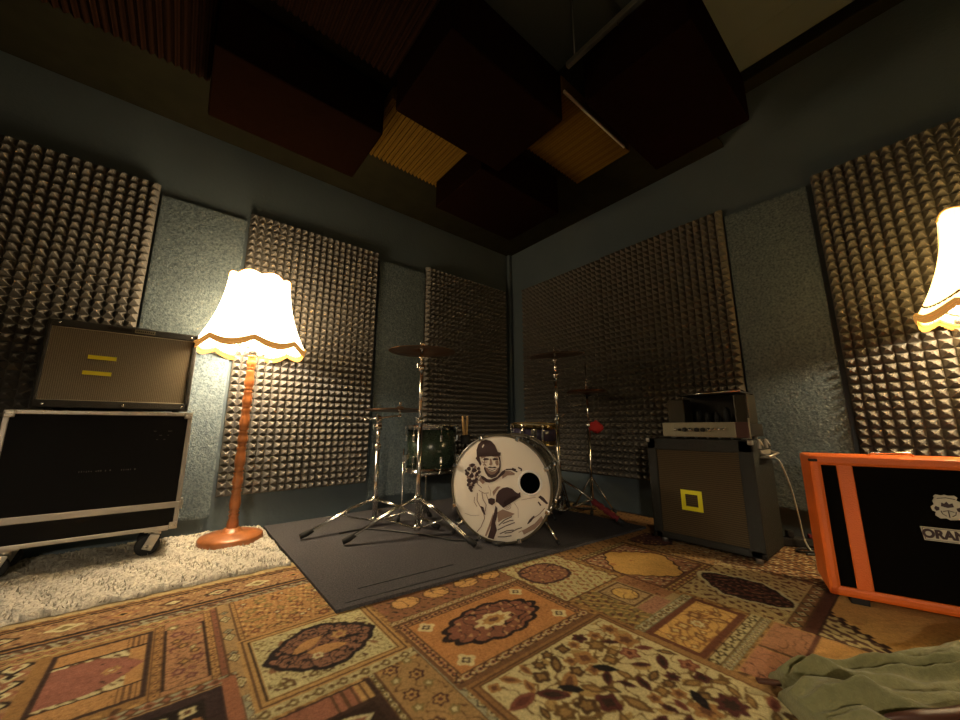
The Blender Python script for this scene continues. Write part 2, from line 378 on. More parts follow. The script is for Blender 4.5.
# ---------------------------------------------------------------- rug (painted per vertex by a procedural pattern)
def build_rug():
    x0, x1, y0, y1, h = -.95, 2.60, -.35, 1.955, .003
    nx, ny = int((x1-x0)/h)+1, int((y1-y0)/h)+1
    xs = x0+np.arange(nx)*h; ys = y0+np.arange(ny)*h
    X, Y = np.meshgrid(xs, ys); rs = np.random.RandomState(11)
    def S(*c): return np.array(srgb(*c))
    gold, dgold, cream, rust, brown, dark, olive, grey, pink, orange = S(196, 146, 70), S(165, 115, 50), S(212, 196, 150), S(165, 98, 66), S(105, 66, 38), S(52, 34, 30), S(140, 118, 62), S(165, 160, 135), S(178, 118, 92), S(198, 138, 66)
    img = np.zeros((ny, nx, 3)); img[:] = dgold
    def noise(scale, seed):
        r = np.random.RandomState(seed); out = np.zeros((ny, nx)); 
        for _ in range(7):
            a = r.rand()*2*PI; f = scale*(.6+.9*r.rand()); p = r.rand()*7; q = r.rand()*7; b = r.rand()*2*PI
            wx = X+.25/scale*np.sin(scale*1.3*(X*math.cos(b)+Y*math.sin(b))+q)
            wy = Y+.25/scale*np.cos(scale*1.3*(Y*math.cos(b)-X*math.sin(b))+p)
            out += np.sin(f*(wx*math.cos(a)+wy*math.sin(a))+p)
        return out/2.6
    n_f = noise(190, 1); n_m = noise(110, 2); n_t = noise(260, 5); n_l = noise(60, 9)
    n_d = noise(225, 31); n_e = noise(300, 44)
    def box(a, b, c, d): return (X >= a) & (X < b) & (Y >= c) & (Y < d)
    def fill(m, col): img[m] = col
    def rect(a, b, c, d, col): fill(box(a, b, c, d), col)
    def frame(a, b, c, d, w, col): fill(box(a, b, c, d) & ~box(a+w, b-w, c+w, d-w), col)
    def rosette(cx, cy, r, cols, lobes=6, ph=0, asp=1.):
        i0, i1 = int((cx-r*1.3*asp-x0)/h), int((cx+r*1.3*asp-x0)/h)+2; j0, j1 = int((cy-r*1.3-y0)/h), int((cy+r*1.3-y0)/h)+2
        i0, j0 = max(i0, 0), max(j0, 0)
        if i1 <= i0 or j1 <= j0: return
        sub = img[j0:j1, i0:i1]; dx = (X[j0:j1, i0:i1]-cx)/asp; dy = Y[j0:j1, i0:i1]-cy
        d = np.hypot(dx, dy); an = np.arctan2(dy, dx); R = r*(1+.18*np.cos(lobes*an+ph))
        for k, c in enumerate(cols):
            f = 1-k/len(cols); sub[d < R*f] = c
    def leaf(cx, cy, L, W, ang, col):
        r = L; i0, i1 = max(0, int((cx-r-x0)/h)), int((cx+r-x0)/h)+2; j0, j1 = max(0, int((cy-r-y0)/h)), int((cy+r-y0)/h)+2
        if i1 <= i0 or j1 <= j0: return
        sub = img[j0:j1, i0:i1]; dx = X[j0:j1, i0:i1]-cx; dy = Y[j0:j1, i0:i1]-cy
        u = dx*math.cos(ang)+dy*math.sin(ang); v = -dx*math.sin(ang)+dy*math.cos(ang)
        sub[(np.abs(v) < W*(1-(u/L)**2)) & (np.abs(u) < L)] = col
    def band(a, b, c, d, bg, cols, period=.035, guard=None, chain=False):
        rect(a, b, c, d, bg); horiz = (b-a) > (d-c); w = (d-c) if horiz else (b-a)
        m = box(a, b, c, d)
        if chain:
            t = (X if horiz else Y)/period*PI; vv = ((Y-(c+d)/2) if horiz else (X-(a+b)/2))/(w/2)
            fill(m & (np.abs(np.abs(vv)-.55*np.abs(np.sin(t))) < .22), cols[0])
            fill(m & (np.abs(vv) < .16) & (np.abs(np.sin(t)) > .75), cols[-1])
        else:
            L = (b-a) if horiz else (d-c); n = max(1, int(L/period))
            for k in range(n):
                p = (k+.5)/n*L
                cx, cy = (a+p, (c+d)/2) if horiz else ((a+b)/2, c+p)
                rosette(cx, cy, w*.34, cols if k % 2 == 0 else cols[::-1], 4, 0, 1.25 if horiz else .9)
        if guard is not None:
            g = max(.0035, w*.1)
            if horiz: rect(a, b, c, c+g, guard); rect(a, b, d-g, d, guard)
            else: rect(a, a+g, c, d, guard); rect(b-g, b, c, d, guard)
    def tiny(a, b, c, d, bg, c1, c2, thr=.75):
        m = box(a, b, c, d); fill(m, bg); fill(m & (n_f > thr), c1); fill(m & (n_t < -thr), c2)
    def tendril(a, b, c, d, col, nz, w=.13): fill(box(a, b, c, d) & (np.abs(nz) < w), col)
    def flowers(a, b, c, d, n, rr, sets, mask=None):
        pts = []; tries = 0
        while len(pts) < n and tries < n*60:
            tries += 1; cx, cy = a+(b-a)*rs.rand(), c+(d-c)*rs.rand(); r = rr*(.6+.8*rs.rand())
            if all((cx-p[0])**2+(cy-p[1])**2 > (r*.98+p[2]*.98)**2 for p in pts) and a+r < cx < b-r and c+r < cy < d-r and (mask is None or mask(cx, cy)):
                pts.append((cx, cy, r)); s_ = sets[rs.randint(len(sets))]
                if rs.rand() < .35:
                    an = rs.rand()*PI; leaf(cx, cy, r*1.5, r*.62, an, s_[0]); leaf(cx, cy, r*.9, r*.3, an, s_[-1])
                else: rosette(cx, cy, r, s_, rs.randint(4, 8), rs.rand()*6)
    def medal(cx, cy, rx, ry, edge, inn, lobes=12, amp=.07, pointy=0., spots=None, ctr=None):
        dx, dy = (X-cx)/rx, (Y-cy)/ry; an = np.arctan2(dy, dx); R = 1+amp*np.abs(np.cos(lobes*an/2))-amp
        p = 2-pointy; d = (np.abs(dx)**p+np.abs(dy)**p)**(1/p)
        fill(d < R, edge); m = d < R-.12; fill(m, inn)
        fill(m & (np.abs(n_m) < .16), edge)
        fill(m & (n_f > 1.0), gold if spots is None else spots)
        if ctr is not None:
            fill(d < .34+.05*np.cos(8*an), ctr[0]); fill(d < .22+.03*np.cos(8*an), ctr[1]); fill(d < .10, ctr[2])
    # general ground
    tiny(x0, x1, y0, y1, dgold, brown, gold, .55)
    # outer border along the white carpet
    rect(x0, x1, 1.90, y1, S(188, 158, 108)); rect(x0, x1, 1.872, 1.888, brown); rect(x0, x1, 1.858, 1.864, dark)
    m = box(x0, x1, 1.735, 1.858); fill(m, S(172, 122, 76)); fill(m & (np.abs(n_d) < .15), brown); fill(m & (n_e > .9), S(200, 165, 105)); fill(m & (n_f > 1.0), S(110, 62, 50))
    k = 0
    for cx in np.arange(-.85, 2.6, .13):
        c_ = [[dark, cream, rust], [cream, olive], [rust, gold, dark], [brown, cream]][k % 4]; rosette(cx, 1.797, .024, c_, 4, 0, 1.5); k += 1
    rect(x0, x1, 1.722, 1.737, dark); rect(x0, x1, 1.712, 1.722, dgold); rect(x0, x1, 1.700, 1.712, S(70, 45, 50))
    m = box(x0, x1, 1.665, 1.700); fill(m, grey); fill(m & (n_t > .1), brown); fill(m & (n_t < -.8), rust)
    # fields ------------------------------------------------------------
    rows = [(-.45, -.10), (-.10, .30)]
    # prayer arch tile
    def arch_tile(a, b, c, d):
        rect(a-.03, b+.012, c-.012, d+.012, dgold); frame(a, b, c, d, .012, S(70, 45, 42)); rect(a+.012, b-.012, c+.012, d-.012, orange)
        cy = (c+d)/2; hw = (d-c)*.24
        rect(a+.012, b-.012, cy-hw-.018, cy-hw-.011, dark); rect(a+.012, b-.012, cy+hw+.011, cy+hw+.018, dark)
        m = box(a+.012, b-.045, cy-hw-.011, cy+hw+.011); fill(m, cream); fill(m & (n_t > .5), brown)
        t = (X-(b-.012-.10))/.10
        m = (X > a+.012) & (np.abs(Y-cy) < hw*np.where(t > 0, np.clip(1-t**1.6, 0, 1), 1)) & (X < b-.012); fill(m, S(165, 92, 78))
        rosette(b-.075, cy, .016, [gold, rust, cream], 6); fill(m & (n_t > 1.3) & (X > b-.11), dark)
        for q in range(4):
            rect(b-.055+q*.011, b-.050+q*.011, cy+hw+.018, d-.012, brown); rect(b-.055+q*.011, b-.050+q*.011, c+.012, cy-hw-.018, brown)
    band(-.48, -.40, 1.2, 1.66, pink, [dark, cream, rust], .06, brown); band(-.40, -.30, 1.2, 1.66, S(150, 110, 75), [cream, dark], .07, dark)
    band(-.30, -.205, 1.2, 1.66, S(170, 125, 75), [dark, cream, rust], .045, brown); rect(-.21, -.195, 1.2, 1.66, brown)
    arch_tile(-.19, .015, 1.245, 1.60)
    band(x0, .20, 1.615, 1.662, S(190, 160, 90), [rust, brown], .03, None, True)
    # pink floral tile with ladder borders
    band(.018, .042, 1.22, 1.62, dgold, [orange, brown], .02, brown); rect(.042, .137, 1.22, 1.62, S(188, 128, 82)); tendril(.045, .135, 1.24, 1.6, S(120, 60, 60), n_m, .12)
    tendril(.045, .135, 1.24, 1.6, brown, n_d, .10); flowers(.045, .135, 1.25, 1.6, 14, .012, [[S(120, 60, 60), pink], [brown, gold], [olive, cream]])
    frame(.042, .137, 1.235, 1.575, .005, dark); band(.137, .160, 1.20, 1.64, gold, [orange, brown], .018, brown); band(.160, .172, 1.2, 1.64, S(150, 85, 60), [rust, dark], .03)
    band(.172, .212, 1.10, 1.66, S(180, 140, 85), [dark, grey, brown], .115, brown)
    for cy in (1.16, 1.285, 1.41, 1.54): rosette(.192, cy, .022, [dark, cream, olive, cream], 4, 0, .6)
    # dark floral tile
    rect(-.45, .172, .80, 1.215, S(196, 150, 92)); band(-.45, .19, 1.18, 1.215, grey, [brown, rust], .03, brown)
    rect(-.45, .155, .80, 1.175, S(62, 40, 45)); rect(-.45, .120, .80, 1.145, S(44, 30, 28))
    flowers(-.45, .118, .80, 1.14, 220, .0165, [[gold, rust, S(190, 150, 90)], [S(200, 140, 90), rust], [cream, brown], [S(185, 120, 60)]])
    rect(.155, .185, .80, 1.2, S(165, 95, 60)); band(.185, .222, .75, 1.10, grey, [dark, cream, brown], .032, brown)
    # orange field by the mat corner
    rect(.213, .60, 1.36, 1.665, orange); m = box(.222, .60, 1.37, 1.66); fill(m & (np.abs(n_d) < .13), S(140, 84, 44)); fill(m & (n_e > .9), brown); fill(m & (n_e < -1.0), S(222, 180, 100)); flowers(.23, .60, 1.37, 1.66, 46, .014, [[brown, S(170, 90, 50), gold], [S(120, 70, 50), cream], [olive, gold]])
    band(.213, .228, 1.36, 1.665, gold, [brown, orange], .02, brown)
    # cream tile with dark hexagonal medallion
    rect(.205, .585, 1.02, 1.365, gold); frame(.212, .578, 1.027, 1.358, .006, brown); frame(.228, .562, 1.043, 1.342, .004, dark)
    rect(.236, .554, 1.051, 1.334, S(206, 192, 138)); m = box(.240, .550, 1.055, 1.33); fill(m & (np.abs(n_f) < .18), olive); fill(m & (n_t > 1.0), brown); flowers(.245, .545, 1.06, 1.325, 34, .013, [[olive, cream], [brown, olive, cream], [S(150, 100, 60)]])
    medal(.398, 1.195, .156, .128, S(44, 32, 36), S(150, 96, 74), 14, .05, .55, spots=S(40, 30, 34)); fill((((X-.398)/.14)**2+((Y-1.195)/.112)**2 < .8) & (np.abs(n_f) < .2), S(44, 32, 36))
    leaf(.36, 1.22, .05, .02, .5, orange); leaf(.40, 1.17, .055, .02, -.2, orange); rosette(.45, 1.22, .02, [gold, rust], 6); rosette(.37, 1.15, .014, [cream, rust], 6)
    band(.205, .60, .985, 1.02, S(188, 170, 118), [brown, olive, cream], .028, None)
    # below it
    rect(.222, .44, .55, .975, S(72, 46, 40)); rect(.236, .40, .905, .968, S(165, 95, 70)); rect(.40, .428, .905, .968, gold)
    for q in range(4): rect(.345+q*.022, .352+q*.022, .905, .968, brown)
    rect(.236, .42, .80, .895, S(60, 38, 32)); leaf(.32, .85, .085, .032, .1, cream); leaf(.32, .85, .07, .022, .1, rust); rect(.236, .42, .55, .79, S(170, 96, 58)); tendril(.236, .42, .55, .79, cream, n_m, .1)
    band(.44, .460, .55, .985, olive, [cream, dark], .02, brown)
    rect(.460, .585, .55, .972, S(178, 134, 72)); tendril(.465, .58, .55, .97, brown, n_m, .09)
    for j, cy in enumerate(np.arange(.58, .97, .055)):
        rosette(.495 if j % 2 else .54, cy, .019, [S(80, 35, 40), gold, S(100, 50, 50)], 6); rosette(.548 if j % 2 else .488, cy+.01, .013, [olive, cream], 5)
    band(.585, .625, .30, 1.02, grey, [dark, cream, olive], .034, brown)
    # band of golden cartouches under the mat edge
    rect(.60, 1.145, 1.165, 1.40, S(150, 96, 58)); m = box(.60, 1.145, 1.165, 1.40); fill(m & (n_f > .5), rust); fill(m & (n_t > 1), dark)
    for cx in (.70, .83, .97, 1.09): medal(cx, 1.27, .058, .045, brown, S(220, 158, 70), 8, .05)
    band(.59, 1.15, 1.150, 1.178, S(180, 150, 95), [brown, cream, rust], .026, brown)
    # orange medallion tile
    rect(.590, 1.150, .795, 1.150, S(130, 84, 48)); band(.600, 1.140, 1.122, 1.145, S(196, 140, 80), [dark, rust], .018, brown); band(.600, 1.140, .808, .838, S(190, 140, 75), [dark, rust, cream], .022, brown)
    band(.600, .628, .838, 1.122, S(196, 140, 80), [dark, rust], .020, brown); band(1.112, 1.140, .838, 1.122, S(196, 140, 80), [dark, rust], .020, brown)
    rect(.630, 1.110, .840, 1.120, S(206, 132, 48))
    medal(.868, .985, .200, .108, S(50, 34, 38), S(150, 84, 60), 14, .10, .25, spots=S(196, 140, 90), ctr=[S(226, 205, 150), S(196, 140, 60), S(120, 70, 50)])
    for cx, cy in ((.672, .875), (.672, 1.082), (1.065, .875), (1.065, 1.082)):
        rosette(cx, cy, .026, [S(226, 206, 150), S(226, 206, 150), S(90, 60, 50), cream], 4, 0, .95)
    # big cream floral tile
    rect(.605, 1.175, .20, .795, S(158, 108, 52)); frame(.616, 1.165, .20, .787, .006, brown); frame(.632, 1.150, .20, .777, .005, S(110, 70, 35))
    rect(.640, 1.142, .20, .770, S(214, 196, 142)); m = box(.645, 1.137, .2, .765)
    fill(m & (np.abs(n_m) < .17), S(128, 92, 40)); fill(m & (n_l > 1.15), S(176, 140, 70))
    flowers(.642, 1.140, .20, .768, 120, .026, [[S(120, 84, 36), S(168, 125, 60)], [S(140, 70, 48), S(180, 110, 70), S(110, 50, 40)], [S(92, 62, 34), S(150, 110, 50)], [S(176, 120, 52), S(120, 70, 40)], [S(96, 40, 40), S(60, 40, 34)]])
    for cx, cy in ((.80, .63), (.93, .62), (1.0, .42), (.75, .47)): leaf(cx, cy, .034, .014, rs.rand()*3, S(36, 28, 34))
    # right of the orange tile: rust octagon on cream
    rect(1.150, 1.50, .905, 1.32, S(206, 186, 130)); m = box(1.155, 1.495, .91, 1.315); fill(m & (n_f > .55), S(170, 110, 60)); fill(m & (np.abs(n_t) < .12), olive)
    frame(1.150, 1.50, .905, 1.32, .006, brown); medal(1.290, 1.132, .118, .098, S(80, 48, 48), S(160, 98, 70), 16, .04, -.6, spots=S(196, 140, 80))
    tiny(1.180, 1.300, .665, .90, olive, S(110, 60, 38), S(190, 150, 70), .4)
    rect(1.300, 1.52, .665, .895, S(180, 150, 100)); rect(1.302, 1.446, .735, .885, brown); rect(1.310, 1.438, .743, .877, S(186, 150, 100)); tendril(1.31, 1.438, .743, .877, brown, n_f, .12)
    medal(1.374, .810, .050, .052, brown, S(222, 172, 66), 6, .03)
    rect(1.300, 1.446, .672, .728, pink); tendril(1.30, 1.446, .672, .728, S(140, 80, 60), n_f, .15); rect(1.452, 1.53, .70, .895, S(176, 112, 70)); tendril(1.452, 1.53, .70, .895, brown, n_f, .12)
    band(1.170, 1.54, .636, .668, grey, [olive, brown, cream], .026, S(120, 110, 80))
    # gold square tile
    rect(1.172, 1.535, .468, .636, S(120, 62, 38)); rect(1.192, 1.515, .488, .616, S(222, 166, 62)); tendril(1.195, 1.512, .49, .614, S(160, 100, 40), n_m, .16)
    flowers(1.195, 1.512, .49, .614, 16, .017, [[S(150, 96, 40), S(226, 190, 110)], [S(130, 80, 35), gold]]); rosette(1.352, .552, .028, [S(150, 96, 40), cream, gold], 8)
    band(1.165, 1.56, .432, .466, S(196, 180, 130), [dark, olive, cream], .028, brown); band(1.165, 1.56, .405, .432, grey, [olive, cream, brown], .02, olive)
    rect(1.15, 1.172, .10, .66, S(170, 120, 60))
    # pink and gold tiles towards the jacket
    rect(1.19, 1.56, .05, .400, S(196, 140, 74)); rect(1.36, 1.55, .300, .395, S(186, 120, 80)); tendril(1.36, 1.55, .30, .395, brown, n_m, .06); rect(1.36, 1.37, .05, .395, brown); rect(1.19, 1.56, .288, .300, S(110, 60, 45))
    rect(1.19, 1.355, .302, .395, S(190, 120, 84)); tendril(1.19, 1.355, .302, .395, S(110, 60, 50), n_m, .10); rect(1.38, 1.55, .10, .285, S(214, 152, 62)); tendril(1.19, 1.355, .05, .285, brown, n_m, .10)
    # bright gold tile with rust spandrels
    rect(1.530, 1.915, .735, 1.115, S(120, 70, 44)); rect(1.542, 1.903, .747, 1.103, S(176, 110, 74)); m = box(1.542, 1.903, .747, 1.103); fill(m & (n_f > .5), S(110, 62, 50)); fill(m & (n_t < -.9), cream)
    dx, dy = np.abs(X-1.722)/.175, np.abs(Y-.925)/.172; dd = dx**1.25+dy**1.25+.04*np.cos(16*np.arctan2(Y-.925, X-1.722))
    fill(box(1.542, 1.903, .747, 1.103) & (dd < 1.12), S(70, 44, 38)); fill(box(1.545, 1.90, .75, 1.10) & (dd < 1.05), S(226, 166, 52)); fill(box(1.545, 1.90, .75, 1.10) & (dd < 1.05) & (n_l > 1.35), S(196, 128, 40))
    band(1.530, 1.95, .700, .735, S(206, 166, 80), [brown, rust], .03, brown); band(1.53, 1.95, 1.115, 1.15, S(190, 165, 110), [brown, olive], .03, brown)
    # maroon pointed medallion tile
    rect(1.560, 2.02, .375, .700, S(200, 170, 110)); m = box(1.565, 2.015, .38, .695); fill(m & (n_f > .35), S(120, 70, 44)); fill(m & (np.abs(n_m) < .12), S(214, 190, 120))
    u = (X-1.770)*.30+(Y-.540)*.954; v = (X-1.770)*.954-(Y-.540)*.30
    dd = np.abs(u/.165)**1.35+np.abs(v/.105)**1.35; dd = dd+.05*np.cos(10*np.arctan2(v, u))
    fill(dd < 1.25, cream); fill(dd < 1.08, S(56, 32, 34)); fill((dd < 1.0) & (n_f > .35), S(104, 54, 44)); fill((dd < 1.0) & (n_t < -1.0), S(150, 100, 70))
    # dark tile nearer the mat by the amplifier
    rect(1.95, 2.60, .70, 1.40, S(178, 128, 66)); m = box(1.95, 2.6, .7, 1.4); fill(m & (n_f > .55), brown); fill(m & (np.abs(n_m) < .1), cream)
    medal(2.11, 1.09, .12, .14, S(60, 36, 40), S(110, 62, 60), 12, .05, .2); rect(1.93, 1.95, .70, 1.5, brown)
    rect(1.50, 2.60, 1.15, 1.72, S(176, 122, 60)); m = box(1.5, 2.6, 1.15, 1.72); fill(m & (n_f > .8), brown)
    # dark brown patterned tiles before the combo
    rect(2.02, 2.60, -.35, .70, S(150, 100, 54)); m = box(2.02, 2.6, -.35, .70); fill(m & (n_f > .2), S(94, 56, 38)); fill(m & (n_t < -.9), cream)
    for cx in (2.04, 2.16, 2.28, 2.40, 2.52): rect(cx, cx+.012, -.35, .70, S(86, 52, 36))
    band(1.56, 2.02, .330, .375, S(150, 104, 60), [dark, cream, rust], .05, brown); rect(1.56, 2.02, .30, .33, S(98, 52, 40))
    # gold field with stepped diagonal corner towards the lower right
    rect(1.56, 2.3, -.35, .30, S(70, 42, 36)); m = box(1.565, 2.3, -.35, .295); d_ = (X-1.56)*1.0+(.30-Y)*1.1-.20
    d_ = d_+.010*np.sign(np.sin(90*(X+Y)))
    fill(m & (d_ < 0), S(200, 176, 120)); fill(m & (d_ < 0) & (n_f > .1), S(104, 66, 50)); fill(m & (d_ >= 0), S(64, 38, 36)); fill(m & (d_ > .028), S(216, 158, 66)); fill(m & (d_ > .03) & (n_l > 1.5), S(190, 130, 50))
    for (a, b, c, d) in ((-.178, .003, 1.257, 1.30), (-.178, .003, 1.53, 1.588)):
        m = box(a, b, c, d); fill(m & (np.abs(n_e) < .10), S(150, 100, 52))
    for (a, b, c, d) in ((.632, 1.108, .842, 1.118),):
        m = box(a, b, c, d) & (np.abs(img[..., 0]-srgb(206, 132, 48)[0]) < .01); fill(m & (np.abs(n_e) < .10), S(180, 106, 40))
    # mild wear
    img[:] *= (1+.08*n_l[..., None]/2.5)
    lum = img.mean(-1, keepdims=True)
    fine = 1-.24*(np.abs(n_t) < .16)-.16*(np.abs(noise(420, 21)) < .2); fine = fine+.14*(noise(520, 22) > .9)
    img[:] = (img*.72+lum*.28)*fine[..., None]*(1+.22*(rs.rand(ny, nx, 1)-.5))
    b_ = img.copy(); b_[1:-1, 1:-1] = .40*img[1:-1, 1:-1]+.15*(img[:-2, 1:-1]+img[2:, 1:-1]+img[1:-1, :-2]+img[1:-1, 2:]); img[:] = b_
    img[:] = np.clip(img*np.array([.92, .93, .78]), 0, 1)
    hgt = .0035+.0006*np.clip(n_t, -1, 1)+.002*np.sin(X*2.3+1)*np.cos(Y*3.1)*0
    co = np.stack([X, Y, hgt], -1).reshape(-1, 3)
    idx = (np.arange(ny-1)[:, None]*nx+np.arange(nx-1)[None, :]).reshape(-1)
    quads = np.stack([idx, idx+1, idx+nx+1, idx+nx], -1)
    me = bpy.data.meshes.new('rug'); me.vertices.add(len(co)); me.vertices.foreach_set('co', co.ravel())
    me.loops.add(quads.size); me.loops.foreach_set('vertex_index', quads.ravel().astype(np.int32))
    me.polygons.add(len(quads)); me.polygons.foreach_set('loop_start', np.arange(0, quads.size, 4, dtype=np.int32)); me.polygons.foreach_set('loop_total', np.full(len(quads), 4, dtype=np.int32))
    me.update()
    a = me.color_attributes.new('Col', 'FLOAT_COLOR', 'POINT'); cc = np.ones((len(co), 4)); cc[:, :3] = img.reshape(-1, 3); a.data.foreach_set('color', cc.ravel().astype(np.float32))
    me.materials.append(attr_mat('woven_rug_pile')); o = bpy.data.objects.new('patterned_rug', me); C.objects.link(o)
    tag(o, 'large worn Persian-style rug with gold, rust and cream garden compartments', 'rug')
    return o
build_rug()
ub = MB().b2(-.95, 2.60, -.35, 1.955, -.012, .0015)
put(bpy.data.objects['patterned_rug'], ub.build('rug_backing', M['leather']))

# white shag carpet
def shag():
    x0, x1, y0, y1, h = -1.9, .470, 1.925, 2.745, .0075
    nx, ny = int((x1-x0)/h), int((y1-y0)/h); rs = np.random.RandomState(5); vs = []; fs = []; cols = []
    for j in range(ny+1):
        for i in range(nx+1):
            x = x0+i*h; y = y0+j*h; e = i in (0, nx) or j in (0, ny)
            wob = .006*math.sin(x*37)+.004*math.sin(x*91+1) if j < 4 else 0
            z = .006 if e else .016+.010*rs.rand()+.004*math.sin(x*40+y*23)
            vs.append((x+rs.uniform(-.003, .003), y+wob+rs.uniform(-.003, .003), z))
            c = .62+.30*rs.rand() if rs.rand() > .12 else .30+.2*rs.rand(); c *= .76; cols.append((c*.88, c*.82, c*.68, 1))
    for j in range(ny):
        for i in range(nx): a = j*(nx+1)+i; fs.append((a, a+1, a+nx+2, a+nx+1))
    mb = MB().add(vs, fs, True)
    o = mb.build('shag_carpet', attr_mat('cream_shag_pile', bump=1., bscale=160), recalc=False)
    at = o.data.color_attributes.new('Col', 'FLOAT_COLOR', 'POINT'); at.data.foreach_set('color', np.array(cols, dtype=np.float32).ravel())
    rs2 = random.Random(4); t = MB()
    for _ in range(5200):                     # loose tufts
        x = rs2.uniform(x0+.9, x1-.01); y = rs2.uniform(y0+.005, y1-.01); hh = rs2.uniform(.018, .034); a = rs2.uniform(0, 6.3); l = rs2.uniform(0, .012); w = .0035
        p = Vector((x, y, .012)); q = Vector((x+l*math.cos(a), y+l*math.sin(a), hh)); s_ = Vector((-math.sin(a), math.cos(a), 0))*w; f_ = Vector((math.cos(a), math.sin(a), 0))*w
        t.add([p+s_, p-s_+f_, p-s_-f_, q], [(0, 1, 3), (1, 2, 3), (2, 0, 3)])
    tf = t.build('pile_tufts', mat('cream_tuft', (.48, .44, .36), 1., col2=(.27, .245, .20), nscale=80)); tf['kind'] = 'stuff'; put(o, tf)
    und = MB().b2(x0+.01, x1-.005, y0+.01, y1, -.011, .006); put(o, und.build('carpet_backing', M['creamplate']))
    tag(o, 'cream shag carpet along the left wall under the floor lamp and road case', 'carpet')
shag()
# drum mat
dm = MB()
q = [(.482, 1.345), (2.30, 1.185), (2.30, 2.70), (.482, 2.70)]
zt_ = .016
nn = 40
pts = [q[0]]
dm.add([(x, y, .0045) for x, y in q]+[(x, y, zt_) for x, y in q], [(3, 2, 1, 0), (4, 5, 6, 7), (0, 1, 5, 4), (1, 2, 6, 5), (2, 3, 7, 6), (3, 0, 4, 7)])
o = dm.build('drum_mat', M['matgrey']); tag(o, 'dark grey felt drum mat lying over the rug under the drum kit', 'mat')
for (xa, ya, xb, yb) in ((.60, 1.46, 1.02, 1.43), (.52, 1.376, 1.9, 1.255)):
    put(o, MB().box(((xa+xb)/2, (ya+yb)/2, zt_+.0006), (math.hypot(xb-xa, yb-ya), .005, .0016), 0, rz=math.atan2(yb-ya, xb-xa)).build('mat_seam', M['rubber']))

# ---------------------------------------------------------------- road case and combo on top
cx0, cx1, cy0, cy1, cz0, cz1 = -.56, .052, 2.395, 2.675, .135, .692
k = thing('road_case', 'black road case with aluminium edges and casters, on the shag carpet at far left', 'road case', ((cx0+cx1)/2, (cy0+cy1)/2, 0))
W, D = cx1-cx0, cy1-cy0; zs = .235
put(k, MB().b2(-W/2+.004, W/2-.004, -D/2+.004, D/2-.004, cz0+.004, cz1-.004, .004).build('case_body', M['caseblack']))
e = MB(); tw = .018
for z in (cz0, cz1-tw): e.b2(-W/2, W/2, -D/2, -D/2+tw, z, z+tw, .003); e.b2(-W/2, W/2, D/2-tw, D/2, z, z+tw, .003)
for x in (-W/2, W/2-tw):
    for y in (-D/2, D/2-tw): e.b2(x, x+tw, y, y+tw, cz0, cz1, .003)
    for z in (cz0, cz1-tw): e.b2(x, x+tw, -D/2, D/2, z, z+tw, .003)
put(k, e.build('edge_trim', M['aluminium']))
put(k, MB().b2(-W/2-.001, W/2+.001, -D/2-.003, D/2+.003, zs-.002, zs+.026, .003).build('lid_seam_rail', M['aluminium']))
for x in (-W/2+.016, W/2-.016):
    for z in (cz0+.016, cz1-.016):
        put(k, MB().box((x, -D/2-.001, z), (.032, .007, .032), .004).ball((x-.008, -D/2-.005, z), .003).ball((x+.008, -D/2-.005, z), .003).build('corner_plate', M['aluminium']))
lt = MB().box((W/2+.004, -.10, zs+.01), (.012, .035, .05), .003); lt.box((W/2+.010, -.10, zs+.012), (.006, .022, .02), .002)
put(k, lt.build('latch', M['steel']))
rv = MB()
for i in range(9): rv.ball((-W/2+.04+i*(W-.08)/8, -D/2-.001, cz1-.009), .003)
put(k, rv.build('rivet_row', M['steel']))
st = MB()
for i in range(22):
    if random.random() < .75: st.box((.0-.06+i*.0075+(.03 if i > 13 else 0), -D/2+.0035, .425+random.uniform(-.0008, .0008)), (random.uniform(.002, .005), .001, random.uniform(.003, .008)))
for i in range(8): st.box((.16+random.uniform(0, .07), -D/2+.0035, .60-.02*(i//3)), (random.uniform(.004, .01), .001, .003))
put(k, st.build('worn_stencil', mat('faded_print', (.10, .09, .08), .8)))
for sx in (-1, 1):
    for sy in (-1, 1):
        cx = sx*(W/2-.075); cy = sy*(D/2-.055)
        cs = MB().box((cx, cy, cz0-.004), (.085, .075, .008), .002)
        cs.tube([(cx, cy, cz0-.006), (cx, cy, cz0-.026)], .02, 14)
        for o_ in (-.024, .024): cs.box((cx-.014, cy+o_, cz0-.055), (.038, .005, .070), .002, rot=Euler((0, .38, 0)))
        cs.tube([(cx-.026, cy-.028, .064), (cx-.026, cy+.028, .064)], .007, 8)
        c_ = put(k, cs.build('caster', M['aluminium']))
        wb = MB().lathe([(.012, -.012), (.040, -.013), (.046, -.009), (.047, 0), (.046, .009), (.040, .013), (.012, .012)], 28, T=Matrix.Translation((cx-.026, cy, .064)) @ Matrix.Rotation(PI/2, 4, 'X'))
        put(c_, wb.build('wheel', M['rubber']))
